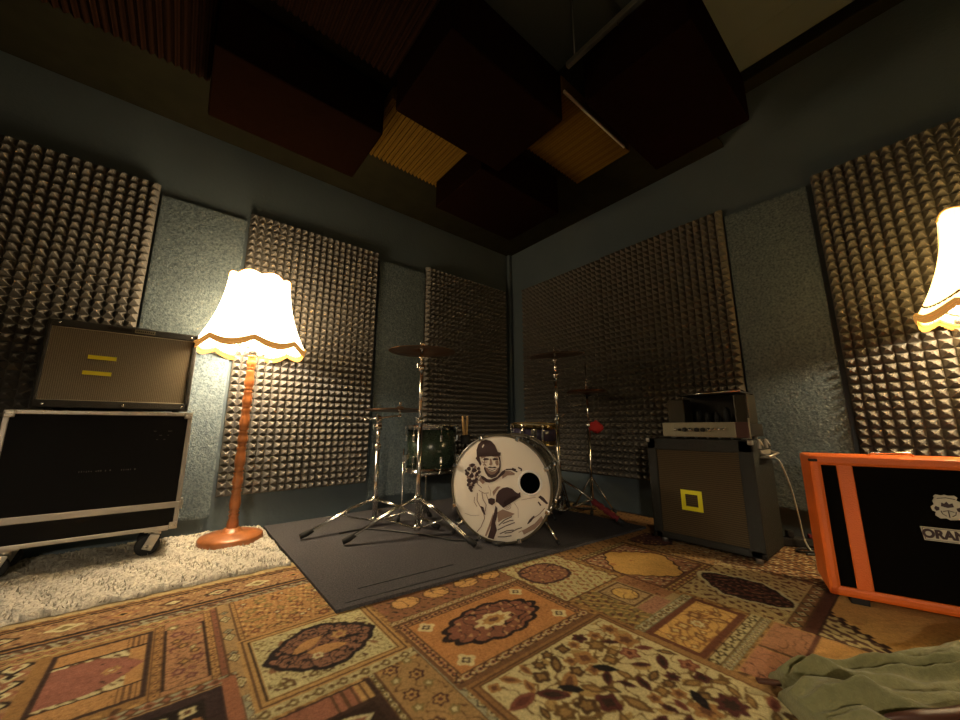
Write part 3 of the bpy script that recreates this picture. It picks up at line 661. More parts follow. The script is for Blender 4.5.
# combo amplifier on the case
ax0, ax1, ay0, ay1, az0, az1 = -.502, .030, 2.415, 2.655, .700, 1.098
a = thing('combo_amplifier', 'grey speaker cabinet with tan grille and two yellow tape strips on the road case', 'speaker cabinet', ((ax0+ax1)/2, (ay0+ay1)/2, .692))
W, D, H = ax1-ax0, ay1-ay0, az1-az0; z0 = .012
bo = MB().b2(-W/2, W/2, -D/2+.02, D/2, z0, z0+H, .008)
fr = .034
bo.b2(-W/2, W/2, -D/2, -D/2+.03, z0+H-fr, z0+H, .006); bo.b2(-W/2, W/2, -D/2, -D/2+.03, z0, z0+fr, .006)
bo.b2(-W/2, -W/2+.014, -D/2, -D/2+.03, z0, z0+H, .005); bo.b2(W/2-.020, W/2, -D/2, -D/2+.03, z0, z0+H, .005)
put(a, bo.build('cabinet', M['brownvinyl']))
gr = put(a, MB().b2(-W/2+.012, W/2-.018, -D/2+.010, -D/2+.022, z0+fr-.004, z0+H-fr+.004).build('grille_cloth', M['grille1']))
pp = MB()
gx0, gx1, gz0, gz1 = -W/2+.015, W/2-.021, z0+fr, z0+H-fr
pp.tube([(gx0, -D/2+.010, gz0), (gx1, -D/2+.010, gz0), (gx1, -D/2+.010, gz1), (gx0, -D/2+.010, gz1)], .003, 6, closed=True)
put(a, pp.build('grille_piping', M['creamplate']))
for zc, xa in ((.238, -.108+-.004), (.164, -.108-.012)):
    t_ = put(a, MB().box((xa+.045-.01, -D/2+.0085, z0+zc-.002), (.095, .002, .018), 0, rot=Euler((0, .02, 0))).build('yellow_tape_strip', M['tape']))
put(a, MB().box((.055, -D/2-.002, z0+H-.017), (.075, .004, .018), .001).build('badge_plate', M['panel']))
bl = MB()
for i in range(9): bl.box((.055-.030+i*.0075, -D/2-.0045, z0+H-.017+random.uniform(-.001, .001)), (.004, .001, random.uniform(.005, .009)))
put(a, bl.build('badge_marks', M['amphead']))
put(a, MB().box((-.035, -D/2-.001, z0+H-.017), (.085, .003, .016), .001).build('dark_plate', M['amphead']))
sw = MB()
for x in (-W/2+.035, 0.02, W/2-.03): sw.ball((x, -D/2-.001, z0+.016), .005, (1, .5, 1))
for x in (-W/2+.035, W/2-.03): sw.ball((x, -D/2-.001, z0+H-.016), .005, (1, .5, 1))
put(a, sw.build('screw_heads', M['chrome']))
for sx in (-1, 1):
    for sy in (-1, 1): put(a, MB().lathe([(1e-4, 0), (.013, 0), (.016, .013), (1e-4, .013)], 14, cx=sx*(W/2-.05), cy=sy*(D/2-.04)).build('rubber_foot', M['rubber']))
hd = MB().tube([(-.08, 0, z0+H+.001), (-.06, 0, z0+H+.02), (.06, 0, z0+H+.02), (.08, 0, z0+H+.001)], .007, 8)
put(a, hd.build('top_handle', M['rubber']))

# ---------------------------------------------------------------- combo on the right with amplifier chassis on top
bx0, bx1, by0, by1, bz0, bz1 = 2.105, 2.425, .535, 1.040, .030, .558
k = thing('bass_amplifier_cabinet', 'dark tolex speaker cabinet with brown grille and yellow tape square, against the right wall', 'speaker cabinet', ((bx0+bx1)/2, (by0+by1)/2, 0))
D, W = bx1-bx0, by1-by0
cb = MB().b2(-D/2+.012, D/2, -W/2, W/2, bz0, bz1, .010)
cb.b2(-D/2, -D/2+.025, -W/2, W/2, bz1-.062, bz1, .006); cb.b2(-D/2, -D/2+.025, -W/2, W/2, bz0, bz0+.035, .006)
cb.b2(-D/2, -D/2+.025, -W/2, -W/2+.062, bz0, bz1, .006); cb.b2(-D/2, -D/2+.025, W/2-.050, W/2, bz0, bz1, .006)
put(k, cb.build('cabinet', M['greenvinyl']))
put(k, MB().b2(-D/2+.006, -D/2+.014, -W/2+.06, W/2-.048, bz0+.033, bz1-.060).build('grille_cloth', M['grille2']))
tq = MB(); yc, zc = (.83-(by0+by1)/2), .243; o_ = .051; i_ = .030
for (ya, yb, za, zb) in ((-o_, o_, i_, o_), (-o_, o_, -o_, -i_), (-o_, -i_, -i_, i_), (i_, o_, -i_, i_)):
    tq.b2(-D/2+.0040, -D/2+.0062, yc+ya, yc+yb, zc+za, zc+zb)
put(k, tq.build('yellow_tape_square', M['tape']))
sc_ = MB()
for i in range(9): sc_.box((-D/2-.001, .10-i*.0115, bz1-.030+random.uniform(-.001, .001)), (.003, .009, random.uniform(.005, .012)), .0005)
put(k, sc_.build('script_badge', M['black']))
for sy in (-1, 1):
    for z in (bz0+.012, bz1-.012):
        put(k, MB().box((-D/2+.008, sy*(W/2-.008), z), (.026, .020, .022), .004).ball((-D/2-.010, sy*(W/2-.012), z), .004).build('corner_cap', M['aluminium'] if z > .3 else M['amphead']))
for sx in (-1, 1):
    for sy in (-1, 1): put(k, MB().lathe([(1e-4, .0035), (.014, .0035), (.018, bz0+.004), (1e-4, bz0+.004)], 14, cx=sx*(D/2-.04), cy=sy*(W/2-.04)).build('caster_foot', M['steel']))
ha = MB(); ys_ = -W/2
ha.box((.03, ys_-.004, .50-.004), (.17, .008, .022), .003); ha.box((-.02, ys_-.022, .475), (.11, .04, .006), .002); ha.tube([(-.06, ys_-.006, .49), (-.055, ys_-.040, .482), (.10, ys_-.040, .490), (.11, ys_-.006, .497)], .006, 8)
put(k, ha.build('side_handle', M['aluminium']))
for x in (-.06, .06):
    lt = MB().box((x, ys_-.004, bz1-.020), (.030, .010, .045), .003).tube([(x-.012, ys_-.008, bz1-.005), (x, ys_-.02, bz1-.03), (x+.012, ys_-.008, bz1-.005)], .003, 6)
    put(k, lt.build('clamp_latch', M['aluminium']))
# chassis
hx = 2.125; k2 = thing('amplifier_head', 'open valve amplifier with silver knob panel on top of the dark cabinet by the wall', 'amplifier', (2.245, .745, bz1))
def LX(v): return v-2.245
def LY(v): return v-.745
hb = MB().b2(LX(2.135), LX(2.37), LY(.545), LY(.945), .016, .078, .004); put(k2, hb.build('chassis', M['amphead']))
pn = put(k2, MB().b2(LX(2.125), LX(2.136), LY(.600), LY(.952), .010, .086, .003).build('control_panel', M['panel']))
put(pn, MB().b2(LX(2.126), LX(2.136), LY(.545), LY(.600), .010, .086, .003).build('panel_end', M['leather']))
put(pn, MB().b2(LX(2.122), LX(2.126), LY(.538), LY(.544), .008, .105, .001).build('side_bracket', M['panel']))
for i, yy in enumerate((.880, .860, .835, .805, .775, .745, .715)):
    rr = .010 if i > 1 else .006
    put(pn, MB().lathe([(1e-4, 0), (rr*1.15, 0), (rr, .014), (rr*.8, .018), (1e-4, .018)], 14, T=Matrix.Translation((LX(2.125), LY(yy), .048)) @ Matrix.Rotation(-PI/2, 4, 'Y')).build('knob', M['black'] if i % 3 else M['chrome']))
for yy in (.690, .668, .646):
    put(pn, MB().lathe([(1e-4, 0), (.007, 0), (.006, .012), (1e-4, .012)], 12, T=Matrix.Translation((LX(2.125), LY(yy), .052)) @ Matrix.Rotation(-PI/2, 4, 'Y')).build('input_jack', M['chrome']))
tr = MB().b2(LX(2.17), LX(2.28), LY(.845), LY(.935), .078, .215, .006); put(k2, tr.build('transformer', M['transformer']))
tr = MB().b2(LX(2.16), LX(2.30), LY(.545), LY(.605), .078, .225, .006); put(k2, tr.build('transformer', M['transformer']))
for yy, rr, hh in ((.80, .017, .10), (.755, .014, .085), (.71, .014, .085), (.665, .018, .11)):
    put(k2, MB().lathe([(1e-4, .078), (rr*.9, .078), (rr*.9, .098), (rr, .102), (rr, hh+.04), (rr*.5, hh+.055), (1e-4, hh+.058)], 16, cx=LX(2.24), cy=LY(yy)).build('valve_tube', M['black']))
put(k2, MB().b2(LX(2.31), LX(2.325), LY(.555), LY(.90), .078, .235, .004).build('rear_cover', M['amphead']))
put(k2, MB().b2(LX(2.150), LX(2.325), LY(.565), LY(.865), .232, .240, .003).build('top_plate', M['black']))
put(k2, MB().tube([(LX(2.148), LY(.565), .242), (LX(2.148), LY(.870), .236)], .0045, 8).build('grab_bar', M['chrome']))
fe = MB()
for i in range(7): fe.ball((LX(2.15), LY(.57+i*.055), .007), .007)
for x in (2.16, 2.34):
    for y in (.58, .91): fe.tube([(LX(x), LY(y), .0), (LX(x), LY(y), .017)], .012, 10)
put(k2, fe.build('chassis_feet', M['steel']))

# cables beside it
def cable(name, pts, r, m, label, cat='cable'):
    P = [Vector(p) for p in pts]; out = []
    for i in range(len(P)-1):
        p0, p1, p2, p3 = P[max(i-1, 0)], P[i], P[i+1], P[min(i+2, len(P)-1)]
        for t in np.linspace(0, 1, 8, endpoint=False):
            out.append(.5*((2*p1)+(-p0+p2)*t+(2*p0-5*p1+4*p2-p3)*t*t+(-p0+3*p1-3*p2+p3)*t**3))
    out.append(P[-1]); o = MB().tube(out, r, 8).build(name, m); tag(o, label, cat); return o
cable('speaker_cable', [(2.36, .515, .47), (2.40, .500, .44), (2.48, .49, .32), (2.53, .485, .18), (2.55, .48, .06), (2.54, .46, .0106), (2.50, .44, .0106)], .0038, M['cable'], 'pale grey cable hanging from the side of the dark cabinet to the floor')
cable('power_cable', [(2.44, .46, .010), (2.50, .40, .010), (2.56, .44, .010), (2.52, .50, .010), (2.46, .49, .010), (2.48, .41, .022), (2.56, .40, .022), (2.57, .47, .022)], .005, M['blackcable'], 'tangled black power cord on the rug between the dark and orange cabinets', 'cable')
cable('white_cable', [(2.36, .42, .010), (2.42, .37, .010), (2.50, .36, .010), (2.56, .39, .010), (2.58, .45, .010)], .004, M['creamplate'], 'thin white cord curving on the rug beside the orange cabinet', 'cable')
ps = thing('power_strip', 'black power strip with plugs on the rug between the two right-hand cabinets', 'power strip', (2.60, .50, .004), .6)
put(ps, MB().box((0, 0, .022), (.05, .20, .042), .006).build('strip_body', M['rubber']))
put(ps, MB().box((0, .05, .060), (.035, .03, .034), .006).build('plug', M['black'])); put(ps, MB().box((0, -.04, .054), (.022, .020, .020), .006).build('red_plug', M['darkred']))
# ---------------------------------------------------------------- orange cabinet
ang = math.atan2(-.309, .089)
k = thing('guitar_speaker_cabinet', 'bright orange guitar speaker cabinet with black grille and crest, lower right', 'speaker cabinet', (1.885, .305, 0), ang)
# local: x along the front face (from the left corner), y towards the back (+), z up
k.rotation_euler = (0, 0, ang)
Wc, Dc, zb_, zt_c = .66, .24, .028, .512; t = .034
# in local frame +x runs along the front towards the right of the photo; the back lies at +y
oc = MB()
oc.b2(0, Wc, .012, Dc, zb_+.002, zt_c, .012)
oc.b2(0, Wc, 0, .03, zt_c-t, zt_c, .011); oc.b2(0, Wc, 0, .03, zb_, zb_+t, .011); oc.b2(0, t, 0, .03, zb_, zt_c, .011); oc.b2(Wc-t, Wc, 0, .03, zb_, zt_c, .011)
put(k, oc.build('cabinet', M['orange']))
put(k, MB().b2(.075, .118, .002, .028, zb_+t-.004, zt_c-t+.004, .004).build('inner_stripe', M['orange']))
put(k, MB().b2(Wc-.118, Wc-.075, .002, .028, zb_+t-.004, zt_c-t+.004, .004).build('inner_stripe', M['orange']))
put(k, MB().b2(t-.004, Wc-t+.004, .008, .014, zb_+t-.006, zt_c-t+.006).build('speaker_grille', M['orgrille']))
for sx in (.05, Wc-.05):
    for sy in (.04, Dc-.04): put(k, MB().box((sx+(.03 if sx < .3 else -.03), sy, .0165), (.05, .04, .026), .004).build('foot', M['rubber']))
put(k, MB().box((.012, .006, zt_c-.016), (.026, .016, .010), .003).build('corner_bracket', M['rubber']))
# badge with lettering and crest
cxp = Wc/2-.004
lp = MB(); zc_ = .272
lp.add([(cxp-.070, .0035, zc_+.021), (cxp+.070, .0035, zc_+.021), (cxp+.066, .0035, zc_-.021), (cxp-.066, .0035, zc_-.021), (cxp-.070, .008, zc_+.021), (cxp+.070, .008, zc_+.021), (cxp+.066, .008, zc_-.021), (cxp-.066, .008, zc_-.021)],
       [(0, 1, 2, 3), (4, 5, 6, 7), (0, 1, 5, 4), (1, 2, 6, 5), (2, 3, 7, 6), (3, 0, 4, 7)])
pl = put(k, lp.build('name_badge', M['creamplate']))
cu = bpy.data.curves.new('t', 'FONT'); cu.body = 'ORANGE'; cu.size = .034; cu.align_x = 'CENTER'; cu.align_y = 'CENTER'; cu.extrude = .0004; cu.offset = .0018
to = bpy.data.objects.new('t', cu); C.objects.link(to); dg = bpy.context.evaluated_depsgraph_get(); me = bpy.data.meshes.new_from_object(to.evaluated_get(dg)); bpy.data.objects.remove(to)
me.transform(Matrix.Translation((cxp, .0028, zc_)) @ Matrix.Rotation(PI/2, 4, 'X') @ Matrix.Diagonal((.98, 1.05, 1, 1))); me.materials.clear(); me.materials.append(M['ink'])
lo = bpy.data.objects.new('badge_lettering', me); C.objects.link(lo); put(pl, lo)
bd = MB()
for (xa, za, xb, zb) in ((-.066, .018, .066, .018), (-.063, -.018, .063, -.018), (-.0665, .018, -.063, -.018), (.0665, .018, .063, -.018)):
    bd.tube([(cxp+xa, .0033, zc_+za), (cxp+xb, .0033, zc_+zb)], .0007, 5)
put(pl, bd.build('badge_border', M['ink']))
cr = MB()
def rp(cx, cz, pts, y=.0045): cr.poly([(cx+px, y, cz+pz) for px, pz in pts])
czc = .357; shp = [(-.026, .036), (-.020, .042), (-.008, .040), (0, .043), (.008, .040), (.020, .042), (.026, .036), (.022, .028), (.030, .022), (.028, .010), (.036, .002), (.034, -.010), (.027, -.014), (.030, -.024), (.020, -.033), (.008, -.031), (0, -.036), (-.008, -.031), (-.020, -.033), (-.030, -.024), (-.027, -.014), (-.034, -.010), (-.036, .002), (-.028, .010), (-.030, .022), (-.022, .028)]
bmc = MB(); n_ = len(shp)
bmc.poly([(cxp+a_, .0045, czc+b_) for a_, b_ in shp]); bmc.add([(cxp+a_, y_, czc+b_) for y_ in (.0045, .009) for a_, b_ in shp], [(i, (i+1) % n_, n_+(i+1) % n_, n_+i) for i in range(n_)])
cst = put(k, bmc.build('crest_emblem', M['creamplate']))
cd = MB()
for s_ in (-1, 1):
    cd.poly([(cxp+s_*a_, .0038, czc+b_) for a_, b_ in ((.018, .002), (.026, .006), (.030, -.002), (.026, -.010), (.019, -.006))])
    cd.tube([(cxp+s_*.006, .0038, czc-.024), (cxp+s_*.014, .0038, czc-.018), (cxp+s_*.016, .0038, czc-.008)], .0012, 5)
cd.poly([(cxp+a_, .0038, czc+b_) for a_, b_ in ((-.014, .006), (-.012, .018), (-.004, .014), (0, .022), (.004, .014), (.012, .018), (.014, .006), (0, .002))])
cd.tube([(cxp-.020, .0038, czc+.030), (cxp, .0038, czc+.034), (cxp+.020, .0038, czc+.030)], .0012, 5); cd.tube([(cxp-.012, .0038, czc-.010), (cxp, .0038, czc-.006), (cxp+.012, .0038, czc-.010)], .0012, 5); cd.tube([(cxp, .0038, czc-.028), (cxp, .0038, czc-.008)], .0014, 5)
put(cst, cd.build('crest_drawing', M['ink']))
put(k, MB().tube([(.19, .13, zt_c+.0), (.20, .13, zt_c+.012), (.30, .13, zt_c+.012), (.31, .13, zt_c+.0)], .005, 8).build('top_handle', M['chrome']))

# ---------------------------------------------------------------- drums
def frame_axis(origin, ax):
    "matrix with local z along ax, x sideways, y up"
    z = Vector(ax).normalized(); up = Vector((0, 0, 1)); x = up.cross(z).normalized(); y = z.cross(x)
    return Matrix(((x.x, y.x, z.x, origin[0]), (x.y, y.y, z.y, origin[1]), (x.z, y.z, z.z, origin[2]), (0, 0, 0, 1)))
ZM = .017
bd0 = Vector((1.372, 1.502, .3005)); axv = Vector((.855, .518, 0)).normalized()
B = thing('bass_drum', 'bass drum with a cream head printed with a smiling bearded man', 'drum', (0, 0, 0))
B.location = (bd0.x, bd0.y, ZM); BT = Matrix.Translation((-bd0.x, -bd0.y, -ZM)) @ frame_axis(bd0, axv)   # into B's frame
R = .262; LEN = .40
put(B, MB().lathe([(R, .01), (R, LEN-.01)], 72, T=BT).lathe([(R-.01, .01), (R-.01, LEN-.01)], 72, T=BT).build('shell', M['bassshell'], recalc=False))
for z0_, z1_ in ((-.006, .034), (LEN-.034, LEN+.006)):
    put(B, MB().lathe([(R+.008, z0_), (R+.018, z0_), (R+.020, z0_+.006), (R+.018, z1_), (R+.008, z1_), (R+.008, z0_)], 80, T=BT).build('hoop', M['hoop']))
fh = put(B, MB().lathe([(1e-4, -.004), (.19, -.004), (R-.002, -.004), (R+.008, .0)], 80, T=BT).build('front_head', M['head']))
put(B, MB().lathe([(1e-4, LEN+.002), (R+.004, LEN)], 64, T=BT).build('rear_head', M['head']))
def hp(px, py, d=.0052): # picture coordinates (6x crop) to head plane; x grows to the right of the viewer
    u = -(px-312)/292*R*1.03*-1; v = (360-py)/307*R*1.03
    return (-u*-1, v, -d)
def HP(px, py, d=.0052):
    # viewer looks along +axis; local x = up x axis; viewer's right is -x or +x depending on the frame
    u = (px-312)/292*R*1.04; v = (358-py)/307*R*1.04
    return (SG*u, v, -d)
side = BT.to_3x3() @ Vector((1, 0, 0)); SG = 1 if (side.x*.772-side.y*.635) > 0 else -1
dk, md = MB(), MB()
def P(mb, pts, d=.0052):
    d = .0060 if mb is dk else (.0054 if mb is md else .0066)
    mb.poly([HP(a_, b_, d) for a_, b_ in pts], T=BT)
def LN(mb, pts, w=2.2, d=.0052):
    d = .0060 if mb is dk else .0054
    for i in range(len(pts)-1):
        (xa, ya), (xb, yb) = pts[i], pts[i+1]; L = math.hypot(xb-xa, yb-ya) or 1; nx_, ny_ = -(yb-ya)/L*w, (xb-xa)/L*w
        mb.poly([HP(xa+nx_, ya+ny_, d), HP(xb+nx_, yb+ny_, d), HP(xb-nx_, yb-ny_, d), HP(xa-nx_, ya-ny_, d)], T=BT)
P(dk, [(174, 182), (172, 140), (184, 104), (205, 84), (232, 75), (262, 82), (286, 106), (300, 138), (306, 150), (324, 152), (320, 172), (300, 160), (262, 154), (226, 158), (196, 168)])
P(dk, [(166, 190), (174, 180), (190, 174), (196, 200), (204, 222), (196, 236), (184, 214)])
P(md, [(198, 176), (230, 162), (262, 158), (300, 164), (312, 178), (300, 184), (264, 176), (232, 180), (204, 192)])
P(dk, [(212, 196), (226, 186), (246, 188), (252, 196), (236, 200), (222, 202)]); P(dk, [(270, 192), (284, 184), (304, 186), (308, 196), (294, 198), (278, 200)])
P(md, [(254, 190), (264, 190), (272, 222), (262, 232), (250, 226), (256, 212)])
P(dk, [(306, 172), (318, 176), (322, 206), (322, 240), (312, 240), (314, 206)])
P(dk, [(224, 236), (232, 258), (244, 276), (262, 286), (284, 280), (302, 262), (312, 236), (322, 238), (314, 270), (292, 296), (266, 306), (244, 298), (228, 276), (218, 250)])
P(dk, [(240, 244), (256, 236), (270, 240), (286, 236), (300, 244), (292, 246), (270, 246), (250, 246)])
P(md, [(222, 240), (240, 246), (252, 262), (270, 266), (288, 262), (300, 246), (314, 238), (310, 262), (290, 290), (266, 300), (244, 292), (228, 270)])
P(md, [(246, 266), (268, 272), (292, 262), (284, 280), (262, 286), (248, 280)])
LN(dk, [(248, 254), (268, 260), (290, 252)], 2); P(md, [(290, 200), (306, 198), (310, 222), (298, 232), (288, 216)])
LN(md, [(216, 164), (224, 200), (218, 232)], 3)
fhm = MB(); P(fhm, [(206, 120), (216, 104), (222, 108), (212, 126)])
P(md, [(330, 276), (352, 262), (400, 270), (404, 280), (360, 286), (330, 306)]); P(md, [(196, 300), (226, 330), (212, 344), (188, 322)]); P(md, [(300, 372), (320, 350), (300, 352), (270, 384), (276, 408)]); P(md, [(298, 500), (330, 480), (400, 500), (380, 514), (330, 536), (304, 556)]); P(md, [(440, 590), (500, 556), (550, 500), (560, 520), (510, 574), (450, 610)])
LN(md, [(214, 230), (226, 224), (232, 236)], 3); LN(md, [(204, 210), (216, 214), (240, 210)], 2)
P(dk, [(330, 262), (352, 250), (344, 274), (316, 298), (284, 322), (252, 332), (230, 330), (206, 312), (196, 292), (216, 296), (240, 312), (262, 312), (300, 296)])
LN(dk, [(352, 252), (384, 248), (420, 262)], 4); LN(dk, [(388, 242), (412, 250)], 4); LN(dk, [(424, 236), (446, 246), (440, 256)], 4); LN(md, [(340, 262), (380, 262), (404, 274)], 3)
rr_ = random.Random(12)
for (cx, cy, r_) in ((148, 232, 13), (124, 254, 12), (160, 262, 12), (112, 284, 13), (142, 296, 13), (176, 288, 11), (126, 328, 13), (156, 332, 11), (136, 368, 13), (140, 384, 9), (186, 252, 9), (170, 316, 9), (120, 350, 9), (106, 268, 7), (190, 272, 9), (152, 352, 8)):
    P(dk if rr_.random() < .7 else md, [(cx+r_*(.75+.8*rr_.random())*math.cos(t_*PI/4.5), cy+r_*(.75+.8*rr_.random())*math.sin(t_*PI/4.5)) for t_ in range(9)])
for (cx, cy) in ((132, 236), (150, 268), (130, 312), (168, 300), (118, 306), (146, 350), (164, 246), (126, 352), (174, 330)):
    P(md, [(cx+9*math.cos(t_*PI/3), cy+11*math.sin(t_*PI/3)) for t_ in range(6)])
for q_ in ([(150, 245), (138, 290), (132, 330), (138, 375)], [(160, 262), (142, 296)], [(126, 328), (160, 318), (190, 322)], [(196, 292), (170, 316), (180, 345), (205, 365)]): LN(dk, q_, 1.8)
P(dk, [(290, 430), (293, 402), (308, 376), (332, 358), (360, 352), (388, 360), (408, 378), (422, 384), (434, 376), (436, 404), (424, 412), (414, 398), (396, 398), (360, 420), (338, 440), (334, 472), (322, 462), (304, 446), (288, 440)])
P(dk, [(242, 428), (262, 420), (284, 424), (286, 446), (268, 462), (246, 452)])
for rad in (22, 14, 7): LN(md, [(357+rad*math.cos(t_*PI/8), 457+rad*math.sin(t_*PI/8)) for t_ in range(17)], 1.6)
P(dk, [(288, 462), (300, 476), (298, 520), (286, 560), (296, 600), (276, 652), (240, 646), (258, 590), (268, 540), (280, 500)])
P(md, [(268, 520), (276, 500), (268, 560), (246, 610), (232, 640), (224, 636), (246, 580)])
LN(md, [(178, 396), (176, 440), (192, 470), (214, 500), (222, 540), (200, 590), (176, 620)], 2.5); LN(md, [(206, 392), (212, 430), (232, 462), (226, 500)], 2.5); LN(md, [(160, 420), (158, 450), (176, 476)], 2)
P(dk, [(196, 470), (216, 476), (228, 520), (216, 516), (204, 496)]); LN(md, [(232, 400), (244, 430)], 2); LN(md, [(186, 380), (220, 396), (248, 392)], 2)
for q_ in ([(306, 572), (340, 540), (384, 516)], [(300, 598), (346, 572), (400, 548)], [(312, 618), (352, 598), (392, 590)], [(330, 560), (372, 540), (392, 536)], [(340, 612), (378, 604), (410, 584), (440, 572)], [(300, 636), (340, 632), (380, 622)]): LN(dk, q_, 2.6)
P(dk, [(468, 552), (484, 524), (506, 502), (514, 504), (496, 530), (478, 548)]); P(dk, [(534, 398), (548, 388), (566, 400), (590, 430), (578, 434), (556, 416)]); LN(dk, [(534, 424), (548, 444)], 4); LN(md, [(500, 520), (540, 490), (570, 456)], 2); LN(md, [(420, 600), (460, 580), (520, 540)], 2)
for q_ in ([(440, 420), (480, 410), (520, 400)], [(400, 440), (420, 470), (420, 520)], [(244, 350), (260, 380), (256, 410)], [(100, 520), (140, 530), (190, 524)]): LN(md, q_, 1.2)
pr = put(fh, dk.build('portrait_print', M['ink'], recalc=False)); put(fh, md.build('portrait_shading', M['inkmid'], recalc=False)); put(fh, fhm.build('portrait_highlight', M['head'], recalc=False))
px_, py_, _ = HP(491, 322)
put(fh, MB().lathe([(1e-4, -.0064), (.054, -.0064)], 40, T=BT @ Matrix.Translation((px_, py_, -.0012))).build('port_hole', M['hole'], recalc=False))
put(fh, MB().lathe([(.053, -.0066), (.056, -.0085), (.062, -.0085), (.064, -.005)], 40, T=BT @ Matrix.Translation((px_, py_, -.0012))).build('port_ring', mat('white_ring', (.8, .78, .74), .5), recalc=False))
for i in range(8):
    a_ = 2*PI*(i+.5)/8; T2 = BT @ Matrix.Rotation(a_, 4, 'Z')
    for z_, e_, sg in ((.10, -.018, 1), (LEN-.10, LEN+.018, -1)):
        lg = MB().box((R+.012, 0, z_), (.022, .026, .050), .006, T=T2)
        lg.tube([T2 @ Vector((R+.018, 0, e_)), T2 @ Vector((R+.018, 0, z_))], .0035, 8)
        lg.box((R+.014, 0, e_+sg*.008), (.026, .022, .016), .004, T=T2)
        put(B, lg.build('tension_lug', M['chrome']))
for s_ in (-1, 1):
    p0 = BT @ Vector((s_*R*.80, -R*.62, .11)); lat = (BT.to_3x3() @ Vector((s_, 0, 0))); fw_ = -(BT.to_3x3() @ Vector((0, 0, 1)))
    foot = p0+lat*.09+fw_*.05; foot.z = .0105
    sp = put(B, MB().tube([p0-lat*.0, p0+(foot-p0)*.94], .0065, 10).box(p0, (.04, .04, .04), .006).build('spur', M['chrome']))
    put(sp, MB().tube([p0+(foot-p0)*.86, foot], [.010, .008], 10).build('rubber_tip', M['rubber']))
pm = MB().box((0, 0, 0), (.09, .05, .014), .004, T=Matrix.Translation(Vector((.005, -.002, .009)))); put(B, pm.build('hoop_shadow_block', M['rubber']))  # dark block standing in for the shadow under the bass drum

def drum(name, label, loc, r, z0, z1, m, nlug, tilt=(0, 0), hoopm=None, group=None, legs=None):
    o = thing(name, label, 'drum', (loc[0], loc[1], ZM)); h0, h1 = z0-ZM, z1-ZM
    T = Matrix.Translation((0, 0, (h0+h1)/2)) @ Euler((tilt[0], tilt[1], 0)).to_matrix().to_4x4() @ Matrix.Translation((0, 0, -(h0+h1)/2))
    put(o, MB().lathe([(r-.006, h0+.01), (r-.006, h1-.01), (r, h1-.01), (r, h0+.01), (r-.006, h0+.01)], 56, T=T).build('shell', m))
    for z, s_ in ((h0, 1), (h1, -1)):
        put(o, MB().lathe([(r+.002, z), (r+.009, z), (r+.011, z+s_*.004), (r+.006, z+s_*.008), (r+.007, z+s_*.030), (r+.003, z+s_*.030), (r+.002, z)], 56, T=T).build('hoop', hoopm or M['chrome']))
        put(o, MB().lathe([(1e-4, z+s_*.010), (r-.002, z+s_*.010), (r+.003, z+s_*.018)], 48, T=T).build('drum_head', M['head']))
    for i in range(nlug):
        a_ = 2*PI*(i+.3)/nlug; T2 = T @ Matrix.Rotation(a_, 4, 'Z'); l = MB(); mz = (h0+h1)/2; hh = h1-h0
        if hh > .22:
            for zz in (h0+.085, h1-.085): l.box((r+.008, 0, zz), (.018, .020, .044), .005, T=T2)
        else: l.box((r+.008, 0, mz), (.018, .018, .07), .005, T=T2)
        for za, zb in ((h0+.002, h0+.07), (h1-.002, h1-.07)):
            l.tube([T2 @ Vector((r+.013, 0, za)), T2 @ Vector((r+.013, 0, zb))], .003, 6)
            l.box((r+.012, 0, za+(.010 if za < mz else -.010)), (.016, .016, .012), .003, T=T2)
        put(o, l.build('tension_lug', M['chrome']))
    return o
# floor tom
ft = drum('floor_tom', 'green sparkle floor tom on chrome legs left of the bass drum', (1.365, 2.185), .168, .325, .632, M['greenshell'], 6)
for a_ in (2.75, -.62, 1.2):
    c_, s_ = math.cos(a_), math.sin(a_); lm = MB().tube([((.187)*c_, (.187)*s_, .46), (.187*c_, .187*s_, .10), (.205*c_, .205*s_, .02)], .0055, 8)
    lm.box((.180*c_, .180*s_, .40), (.034, .03, .04), .005, rz=a_)
    lg = put(ft, lm.build('leg', M['chrome'])); put(lg, MB().tube([(.203*c_, .203*s_, .03), (.208*c_, .208*s_, .001)], .012, 10).build('rubber_foot', M['rubber']))
# snare on its stand
sn = drum('snare_drum', 'purple-black snare drum with brass-toned hoops behind the bass drum, right side', (2.012, 1.815), .168, .505, .645, M['purple'], 8, tilt=(.06, -.03), hoopm=mat('brass_hoop', (.78, .60, .30), .22, metal=1.))
put(sn, MB().box((-.150, -.125, .545-ZM+.03), (.03, .03, .06), .006).build('strainer', M['chrome']))
ss = thing('snare_stand', 'chrome basket stand holding the purple-black snare drum', 'stand', (2.012, 1.815, ZM))
put(ss, MB().tube([(0, 0, .09), (0, 0, .42)], .012, 12).build('pole', M['chrome']))
for i in range(3):
    a_ = .6+i*2*PI/3; c_, s_ = math.cos(a_), math.sin(a_)
    ar = MB().tube([(0, 0, .42), (.10*c_, .10*s_, .448), (.178*c_, .178*s_, .456), (.192*c_, .192*s_, .478), (.192*c_, .192*s_, .500)], .006, 8); put(ss, ar.build('basket_arm', M['chrome']))
for a_ in (.35, 2.6, -1.75):
    c_, s_ = math.cos(a_), math.sin(a_); l_ = .19
    lg = put(ss, MB().tube([(0, 0, .20), (l_*c_*.95, l_*s_*.95, .012)], .006, 8).build('leg', M['chrome'])); put(lg, MB().tube([(l_*.88*c_, l_*.88*s_, .03), (l_*c_, l_*s_, .008)], .011, 8).build('rubber_foot', M['rubber']))

